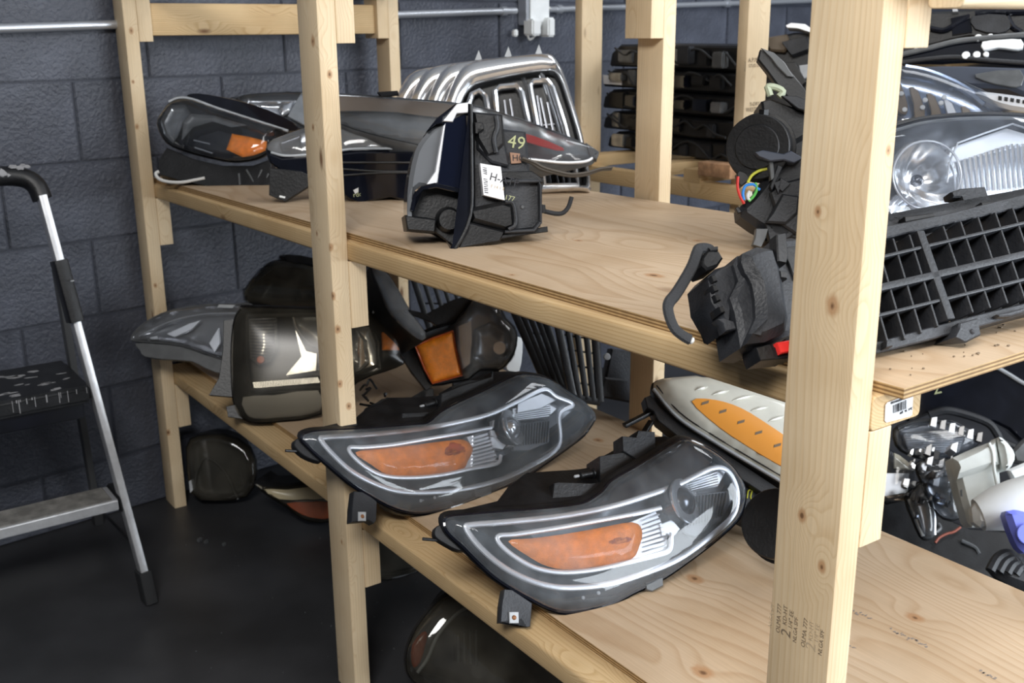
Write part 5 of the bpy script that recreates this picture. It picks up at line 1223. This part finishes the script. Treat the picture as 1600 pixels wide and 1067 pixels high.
b2.strip('upper_lip', q7((60, 400), (300, 345), (500, 295), (700, 272), (978, 248)), .007, 'grey', w=.006); b2.strip('lower_lip', q7((60, 450), (300, 415), (500, 400), (700, 420), (978, 440)), .006, 'dusty', w=.004)
b3 = pile('matt dark bumper cover with a square hole, lowest of the covers behind', on2(1540, 125, 1.50), (.40, -.80, .45), q7((120, 470), (400, 450), (700, 455), (978, 465), (1250, 470), (1250, 700), (978, 660), (860, 610), (600, 600), (480, 560), (300, 520)), .10, 'slate', grp=BK)
b3.slab('hole', q7((805, 535), (850, 530), (845, 560), (812, 558)), .0, .003, 'ink'); b3.slab('inner_face', q7((640, 520), (950, 490), (960, 600), (860, 605), (700, 570)), .0, .006, 'grey', sm=2)
b4 = pile('silver ribbed strip part at the edge of the pile behind', on2(1570, 155, 1.44), (.45, -.80, .4), q7((640, 630), (800, 640), (978, 665), (1250, 700), (1250, 800), (978, 770), (820, 740), (700, 690)), .05, 'satin', name='trim_part', grp='trim parts on the unit behind')
for k in range(7): b4.slab('dark_slot', q7((800+k*42, 668+k*7), (826+k*42, 672+k*7), (822+k*42, 700+k*6), (798+k*42, 694+k*6)), .0, .004, 'black')
b5 = Lamp('blue-grey clear headlight behind the round-reflector one, on the unit behind', on2(1470, 160, 1.38), (.55, -.70, .45), q7((20, 470), (150, 468), (300, 490), (480, 545), (620, 600), (740, 660), (820, 760), (860, 900), (600, 960), (200, 960), (20, 900)), drop=.05)
b5.o = catmull(b5.o, 2, True); b5.housing([(.001, 1, -.001, (0, 0)), (.004, 1, .004, (0, 0)), (0, .9, .05, (0, 0))], (-.5, .7, -.3)); b5.bezel(-.03, .05, 'bluegrey')
for k in range(5):
    x = 60+k*120; y = 560+k*45
    b5.slab('reflector_cell', q7((x, y), (x+60, y+20), (x+110, y+160), (x+100, y+230), (x+40, y+210), (x+30, y+110)), -.012, .0, rp_.choice(('satin', 'brownref')), sm=2)
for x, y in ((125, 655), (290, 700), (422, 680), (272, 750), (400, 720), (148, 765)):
    prism('bulb_glint', b5.at(*q7((x, y))[0], .002), .006, .004, b5.fr.n, 'brightwhite', b5.root, seg=12)  # bulb glints put in as small white discs
b5.strip('chrome_edge', q7((150, 480), (300, 510), (480, 580), (600, 650), (700, 730)), .010, 'bluegrey', w=.004)
b5.lens(.03, .06, 'glassblue', w0=.005)
# parts by the stamped post
r1 = pile('brownish dark bracket assembly with a silver cap, beside the stamped rear post', on2(1230, 100, 1.62), (.5, -.85, .2), px((1192, 62), (1210, 58), (1240, 50), (1290, 48), (1300, 240), (1195, 240), (1193, 150)), .16, 'black', name='bracket_assembly', sm=0)
r1.slab('silver_cap', px((1232, 45), (1240, 41), (1262, 43), (1272, 50), (1270, 56), (1250, 50), (1234, 49)), .0, .05, 'satin')
r1.slab('brown_block', px((1196, 62), (1232, 56), (1238, 72), (1228, 84), (1205, 82)), .0, .03, 'brownblk', bev=.006)
r1.slab('ribbed_arm', px((1225, 70), (1262, 60), (1268, 80), (1240, 90)), .0, .04, 'dusty'); r1.slab('bright_lug', px((1250, 104), (1266, 102), (1265, 122), (1254, 126)), .0, .02, 'lgrey')
r1.slab('lower_arm', px((1215, 100), (1245, 100), (1262, 130), (1250, 140), (1222, 125)), .0, .03, 'black')

# ------------------------------------------------------------------ heap on the bottom shelf of the unit behind (seen under the near end)
qh = Z(1340, 560, 2.965)
HP = 'clear headlights heaped on the floor behind'
NHh = (.62, -.55, .56)
def hp(x, y, Y): return at(x, y, 1, Y)
k0 = pile('big black wheel-arch liner under the heap behind the near end', hp(1480, 860, 1.56), (.45, -.45, .77), qh((60, 560), (200, 640), (330, 700), (520, 780), (771, 800), (1000, 820), (1000, 1200), (700, 1200), (300, 1050), (60, 900)), .05, 'black', name='arch_liner', sm=0)
k0.strip('red_wire', qh((355, 862), (375, 838), (410, 820), (440, 812), (472, 790)), .0035, 'redwire', w=.012)
for pts in (((480, 850), (540, 880), (560, 910)), ((370, 770), (380, 790), (360, 810))): k0.strip('clip', qh(*pts), .006, 'grey', w=.006)
k1 = pile('large glossy black bumper with yellow crayon mark, upright at the back of the heap', hp(1520, 640, 1.84), (.62, -.70, .35), qh((230, 130), (330, 120), (520, 60), (771, -30), (1000, -60), (1000, 520), (771, 400), (700, 330), (640, 300), (420, 250), (330, 260), (230, 300)), .06, 'gloss', sm=0)
k1.strip('folded_edge', qh((330, 262), (400, 242), (480, 255), (600, 298), (645, 350), (660, 380), (720, 410), (790, 440)), .012, 'dusty', w=.006)
k1.strip('swage_line', qh((640, 40), (700, 75), (771, 118), (850, 150)), .006, 'lgrey', w=.006)
lettering('2', k1.fr, qh((352, 168), (378, 162)), .05, 'chalk', k1.root, h=.001, name='crayon_mark')
def clear(label, P, out, mat, extra=(), drop=.03, bez='bowlgrey', n=NHh, H=.025):
    L_ = Lamp(label, P, n, out, HP, drop=drop); L_.o = catmull(L_.o, 2, True)
    L_.housing([(0, 1, -.001, (0, 0)), (.004, 1, .004, (0, 0)), (-.004, .92, .03, (0, 0))], (-L_.fr.n)); L_.bezel(-.02, .03, bez)
    for nm, pts, w0, w1, mt in extra: L_.slab(nm, qh(*pts), w0, w1, mt)
    L_.lens(H, .04, mat, w0=.004); return L_
l1 = clear('clear headlight full of horizontal chrome ribs, highest in the heap', hp(1470, 690, 1.62), qh((170, 330), (220, 300), (300, 285), (420, 285), (500, 320), (560, 370), (540, 410), (440, 455), (330, 465), (230, 440), (180, 400)), 'glassblue', (('cell', (200, 345, ), 0, 0, 0),) if False else (), drop=.03)
l1.ribs('chrome_ribs', *qh((215, 350), (240, 430), (500, 335), (470, 425)), 9, .006, 'chrome', w=-.004)
l1.strip('top_edge', qh((180, 330), (260, 300), (360, 300), (470, 330), (540, 370)), .008, 'black', w=.012)
for k in range(6): l1.slab('dark_cell', qh((330+k*42, 285+k*14), (356+k*42, 282+k*14), (350+k*42, 330+k*14), (322+k*42, 322+k*14)), .014, .03, 'gloss' if k % 2 else 'satin')
l2 = clear('corner headlight with pale cream upper edge, next to the short block', hp(1400, 735, 1.50), qh((120, 430), (180, 450), (220, 480), (262, 520), (250, 580), (240, 640), (180, 660), (100, 650)), 'glassblue', (('cream_edge', (165, 445), 0, 0, 0),) if False else (), drop=.02)
l2.slab('cream_edge', qh((160, 445), (185, 455), (268, 520), (240, 525), (160, 515)), .012, .022, 'creamy'); l2.slab('reflector', qh((120, 530), (240, 530), (235, 620), (120, 640)), -.012, -.002, 'satin'); l2.slab('brown_lip', qh((120, 640), (235, 628), (250, 640), (215, 662), (120, 660)), .0, .012, 'brownref')
l3 = clear('long thin clear lens blade pointing down in the heap', hp(1450, 800, 1.46), qh((222, 650), (260, 600), (300, 570), (340, 640), (362, 740), (355, 820), (320, 838), (290, 820), (255, 740)), 'glassh', (), drop=.02)
l3.strip('ridge', qh((235, 655), (265, 730), (300, 825)), .006, 'lgrey', w=.01); l3.strip('ridge', qh((300, 580), (345, 700), (350, 820)), .005, 'satin', w=.01)
l4 = clear('clear headlight with crumpled chrome insides, middle of the heap', hp(1480, 750, 1.52), qh((270, 490), (330, 470), (430, 470), (460, 540), (470, 640), (470, 740), (400, 740), (350, 690), (300, 580)), 'glassh', (), drop=.02)
for k in range(16):
    x, y = 285+rp_.uniform(0, 150), 490+rp_.uniform(0, 200); s_ = rp_.uniform(14, 34)
    l4.slab('chrome_facet', qh((x, y), (x+s_, y+rp_.uniform(-8, 12)), (x+s_*.8, y+s_*1.2), (x-s_*.2, y+s_*rp_.uniform(.6, 1.1))), -.014, rp_.uniform(-.01, .004), rp_.choice(('chrome', 'satin', 'gloss', 'lgrey', 'bowl')))
for k in range(34):
    x, y = 215+rp_.uniform(0, 215), 400+rp_.uniform(0, 330); s_ = rp_.uniform(10, 30); a_ = rp_.uniform(-.5, .5)
    l4.slab('broken_facet', qh((x, y), (x+s_, y+s_*a_), (x+s_*.7, y+s_*1.5), (x-s_*.3, y+s_*rp_.uniform(.8, 1.4))), rp_.uniform(-.03, -.012), rp_.uniform(.0, .03), rp_.choice(('chrome', 'satin', 'satin', 'gloss', 'lgrey', 'bluegrey', 'black')))
l4.strip('black_hose', qh((470, 600), (440, 615), (432, 650), (460, 685), (480, 690)), .008, 'rubber', w=.02)
# reservoir
rv = Lamp('cream-white plastic washer tank with a stepped top, in front of the heap', hp(1530, 780, 1.40), (.60, -.66, .45), qh((440, 465), (650, 375), (712, 420), (715, 600), (600, 780), (530, 782), (500, 700), (450, 540)), name='washer_tank', cat='tank', drop=.04)
rv.slab('tank_body', qh((442, 480), (462, 455), (540, 420), (640, 390), (660, 500), (670, 620), (620, 700), (600, 780), (535, 782), (515, 760), (480, 640)), -.11, 0, 'milky', bev=.014)
rv.slab('tank_step', qh((440, 462), (540, 415), (640, 378), (655, 490), (560, 528), (460, 560), (445, 510)), -.11, .018, 'milky', bev=.014)
rv.slab('filler_neck', qh((640, 380), (662, 370), (712, 425), (720, 470), (690, 520), (665, 510), (655, 450)), -.08, .026, 'milky', bev=.012, sm=2)
rv.strip('seam_rib', qh((600, 395), (618, 440), (625, 520), (640, 600)), .004, 'milky', w=.018)
rv.slab('tank_mark', qh((474, 610), (484, 606), (486, 640), (477, 638)), .0, .002, 'grey')
wd2 = Lamp('bright white plastic duct lying across the washer tank', hp(1560, 785, 1.34), (.60, -.62, .5), qh((530, 680), (771, 600), (1000, 540), (1000, 760), (540, 780)), name='air_duct', cat='duct', drop=.05)
a0_, a1_ = qh((560, 725), (1000, 590)); tube('duct_body', [wd2.at(*lerp2(a0_, a1_, t), -.0) for t in (0, .2, .4, .6, .8, 1)], [.038, .052, .056, .056, .056, .056], 'white', wd2.root, seg=24)
wd2.slab('duct_end', qh((520, 700), (545, 660), (600, 650), (620, 770), (560, 785), (528, 760)), -.03, .03, 'white', bev=.014)
wh2 = pile('white panel corner poking out above the white duct', hp(1590, 745, 1.62), (.6, -.65, .45), qh((698, 515), (780, 480), (1000, 420), (1000, 600), (760, 590), (725, 575)), .03, 'white', name='fairing', sm=0)
bl = Lamp('blue plastic cap at the end of the white duct', hp(1585, 835, 1.24), (.62, -.60, .5), qh((690, 722), (712, 702), (745, 700), (771, 715), (860, 740), (880, 860), (800, 900), (765, 888), (735, 845)), name='duct_fitting', cat='car part', drop=.03)
bl.slab('cap_body', qh((690, 722), (712, 702), (745, 700), (800, 715), (860, 740), (880, 860), (800, 900), (765, 888), (735, 845)), -.06, 0, 'blue', bev=.012, sm=2)
prism('cap_boss', bl.at(*qh((785, 815))[0], -.002), .024, .012, bl.fr.n, 'blue', bl.root, seg=28)
hs_ = Lamp('ribbed dark grey rubber intake boot below the blue cap', hp(1570, 885, 1.26), (.5, -.5, .7), qh((610, 965), (640, 925), (690, 905), (740, 925), (800, 960), (800, 1060), (640, 1020)), name='intake_boot', cat='hose', drop=.03)
for k in range(4): hs_.strip('boot_ring', qh((615+k*38, 985+k*6), (650+k*36, 925+k*14), (700+k*34, 905+k*22), (745+k*30, 950+k*26)), .012, 'dusty', w=.0)
hs_.slab('boot_body', qh((612, 968), (645, 925), (695, 905), (745, 925), (900, 990), (860, 1080), (700, 1040)), -.04, .004, 'dusty', bev=.015, sm=2)
pr_ = pile('grey-black plastic panel edge behind the white tank', hp(1590, 690, 1.72), (.6, -.6, .5), qh((715, 430), (771, 370), (900, 330), (900, 480), (771, 490), (730, 480)), .03, 'grey', name='fairing', sm=0)

# ------------------------------------------------------------------ things on the floor under the shelves
fx = Z(260, 640, 2.4977)
FL = 'headlights on the floor under the shelves'
X_ = Lamp('headlight with a dull orange corner on the floor, behind the middle post', at(470, 815, 2, .03), (.85, -.35, .42), fx((345, 290), (400, 302), (480, 298), (560, 288), (650, 290), (680, 340), (660, 420), (600, 440), (530, 425), (470, 380), (400, 335)), FL, drop=.02)
X_.o = catmull(X_.o, 2, True); X_.housing([(.001, 1, -.001, (0, 0)), (.006, 1, .004, (0, 0)), (0, .95, .03, (0, .004)), (-.01, .8, .08, (0, .01))], (-.8, .5, .1)); X_.bezel(-.02, .03, 'bowl')
X_.slab('cream_reflector', fx((378, 310), (470, 312), (600, 300), (620, 345), (540, 350), (440, 350)), -.004, .002, 'creamy', sm=2); X_.slab('orange_corner', fx((468, 366), (560, 360), (640, 362), (640, 420), (590, 425), (530, 410)), -.002, .005, 'amberd', sm=2); X_.lens(.014, .03, 'glasso', w0=.004)
Y_ = Lamp('black headlight half hidden below the short block of the middle post', at(625, 898, 2, .02), (.80, -.2, .56), px((570, 800), (620, 840), (655, 880), (652, 893), (620, 902), (590, 905), (550, 870)), FL, drop=.01)
Y_.o = catmull(Y_.o, 2, True); Y_.housing([(.001, 1, -.001, (0, 0)), (.004, 1, .004, (0, 0)), (0, .9, .06, (0, .01))], (-.8, .4, .1)); Y_.bezel(-.02, .03, 'bowl'); Y_.lens(.016, .03, 'glassd', w0=.004)
Y_.strip('chrome_lip', px((600, 903), (622, 901), (650, 892)), .003, 'grey', w=.004)
qz = Z(600, 860, 3.2)
Zl = Lamp('curved headlight with orange end, on the floor under the front edge of the lower shelf', at(655, 1052, 1, .10), (.80, -.35, .48), qz((112, 575), (112, 520), (130, 455), (165, 385), (215, 315), (270, 255), (330, 218), (400, 212), (600, 260), (900, 420), (1050, 640), (1000, 800), (500, 760), (200, 680), (130, 630)), FL, drop=.10)
Zl.o = catmull(Zl.o, 2, True); Zl.housing([(.001, 1, -.001, (0, 0)), (.005, 1, .005, (0, 0)), (0, .95, .03, (0, 0)), (-.01, .75, .12, (0, .0))], (-.85, .45, .0)); Zl.bezel(-.03, .05, 'gloss')
Zl.dome('orange_end', qz((190, 408), (216, 415), (205, 480), (180, 560), (150, 585), (135, 550), (140, 470)), .006, .015, 'amberd', w0=.004, sm=2)
Zl.slab('smoked_band', qz((130, 560), (140, 470), (200, 370), (300, 255), (400, 222), (440, 260), (330, 350), (250, 460), (200, 580), (160, 600)), -.006, .002, 'smokechin', sm=2)
Zl.strip('lens_lip', qz((165, 610), (215, 540), (270, 420), (370, 310), (500, 240)), .004, 'lgrey', w=.008)
for k in range(4): Zl.strip('inner_rib', qz((370+k*30, 420-k*8), (372+k*30, 560+k*5)), .0025, 'grey', w=.0, sm=0)
prism('bulb', Zl.at(*qz((480, 600))[0], -.02), .02, .01, Zl.fr.n, 'dchrome', Zl.root, seg=20)
Zl.lens(.03, .05, 'glassd', w0=.006)
K_ = Lamp('dark headlight housing with broken wiring, on the floor near the end post', at(345, 780, 2, .03), (.80, -.45, .4), px((292, 700), (310, 682), (350, 680), (390, 700), (400, 740), (385, 775), (335, 782), (300, 770)), FL, drop=.02)
K_.o = catmull(K_.o, 2, True); K_.housing([(.001, 1, -.001, (0, 0)), (.005, 1, .004, (0, 0)), (0, .95, .03, (0, 0)), (-.01, .8, .08, (0, .01))], (-.8, .5, .1)); K_.bezel(-.02, .03, 'black'); K_.lens(.012, .02, 'glassd', w0=.003)
tube('broken_wire', [K_.at(*p, .0) for p in px((303, 770), (308, 735), (322, 715), (350, 735), (372, 780))], .004, 'grey', K_.root, smooth_n=4)
K_.slab('bright_chip', px((296, 752), (303, 748), (305, 764), (298, 770)), .003, .012, 'lgrey')
# crumbs of debris on the floor, shavings on the ply
bm = bmesh.new(); rd = random.Random(21)
for k in range(34):
    x, y = rd.uniform(280, 680), rd.uniform(830, 1060); P = at(x, y, 2, .001); s_ = rd.uniform(.0008, .0028); box(bm, P, (s_, s_*rd.uniform(.5, 2), .002), Matrix.Rotation(rd.uniform(0, 3), 4, 'Z'))
for dx, dy, s_ in ((312, 843, .009), (322, 846, .007), (350, 850, .006)):
    box(bm, at(dx, dy, 2, .004), (s_, s_*1.6, .008), Matrix.Rotation(.5, 4, 'Z'))
o = fin('debris', bm, 'grey', None); tag(o, 'scattered pale crumbs and chips on the dark floor', 'debris', kind='stuff')
bm = bmesh.new()
for k in range(70):
    P = Vector((rd.uniform(2.28, 2.42), rd.uniform(.10, .45), 0)); P.z = zU(P.x)+T+PT+.0018; s_ = rd.uniform(.0008, .0028); box(bm, P, (s_, s_*rd.uniform(.6, 2), .0012))
o = fin('grit', bm, 'stamp', None); tag(o, 'dark grit on the plywood in front of the lattice grille', 'grit', kind='stuff')
# plug of splinter wood
wb = bpy.data.objects.new('wood_offcut', None); bpy.data.objects.remove(wb)
wo = board('wood_offcut', at(1100, 262, 1, 1.36), at(1150, 268, 1, 1.36), .05, .04, 'ambrown', None); tag(wo, 'reddish block of wood lying on the rail of the unit behind', 'wood block')

# ------------------------------------------------------------------ let everything bear on what carries it
def settle():
    bpy.context.view_layer.update()
    SH = [(-.14, 2.442, .058, .822, lambda x: zU(x)+T+PT+.0008), (-.146, X3, .036, .058, lambda x: zU(x)+T+.0008),
          (-.14, 2.62, .102, .842, lambda x: zL(x)+T+PT+.0008), (-.146, 2.62, .036, .102, lambda x: zL(x)+T+.0008)]
    for o in bpy.data.objects:
        if o.type != 'MESH': continue
        r = o
        while r.parent: r = r.parent
        if r.name.split('.')[0] in ('shelving_unit', 'wall_left', 'wall_back', 'wall_right', 'wall_front', 'floor', 'ceiling', 'step_ladder', 'conduit', 'outlet_box', 'debris', 'grit', 'wood_offcut'): continue
        off = o.matrix_world.translation; ch = False
        for v in o.data.vertices:
            p = v.co+off; q = p.copy()
            dw = (q-W0).dot(wn)
            if dw < .006: q += wn*(.006-dw)
            if X2-Wd < q.x < X2+.0015 and -.0015 < q.y < T+.0015: q.x = X2+.0015
            for x0, x1, y0, y1, zf in SH:
                if x0 < q.x < x1 and y0 <= q.y <= y1:
                    z = zf(q.x)
                    if z-.06 < q.z < z: q.z = z
            if q.z < .001: q.z = .001
            if (q-p).length_squared > 0: v.co = q-off; ch = True
settle()
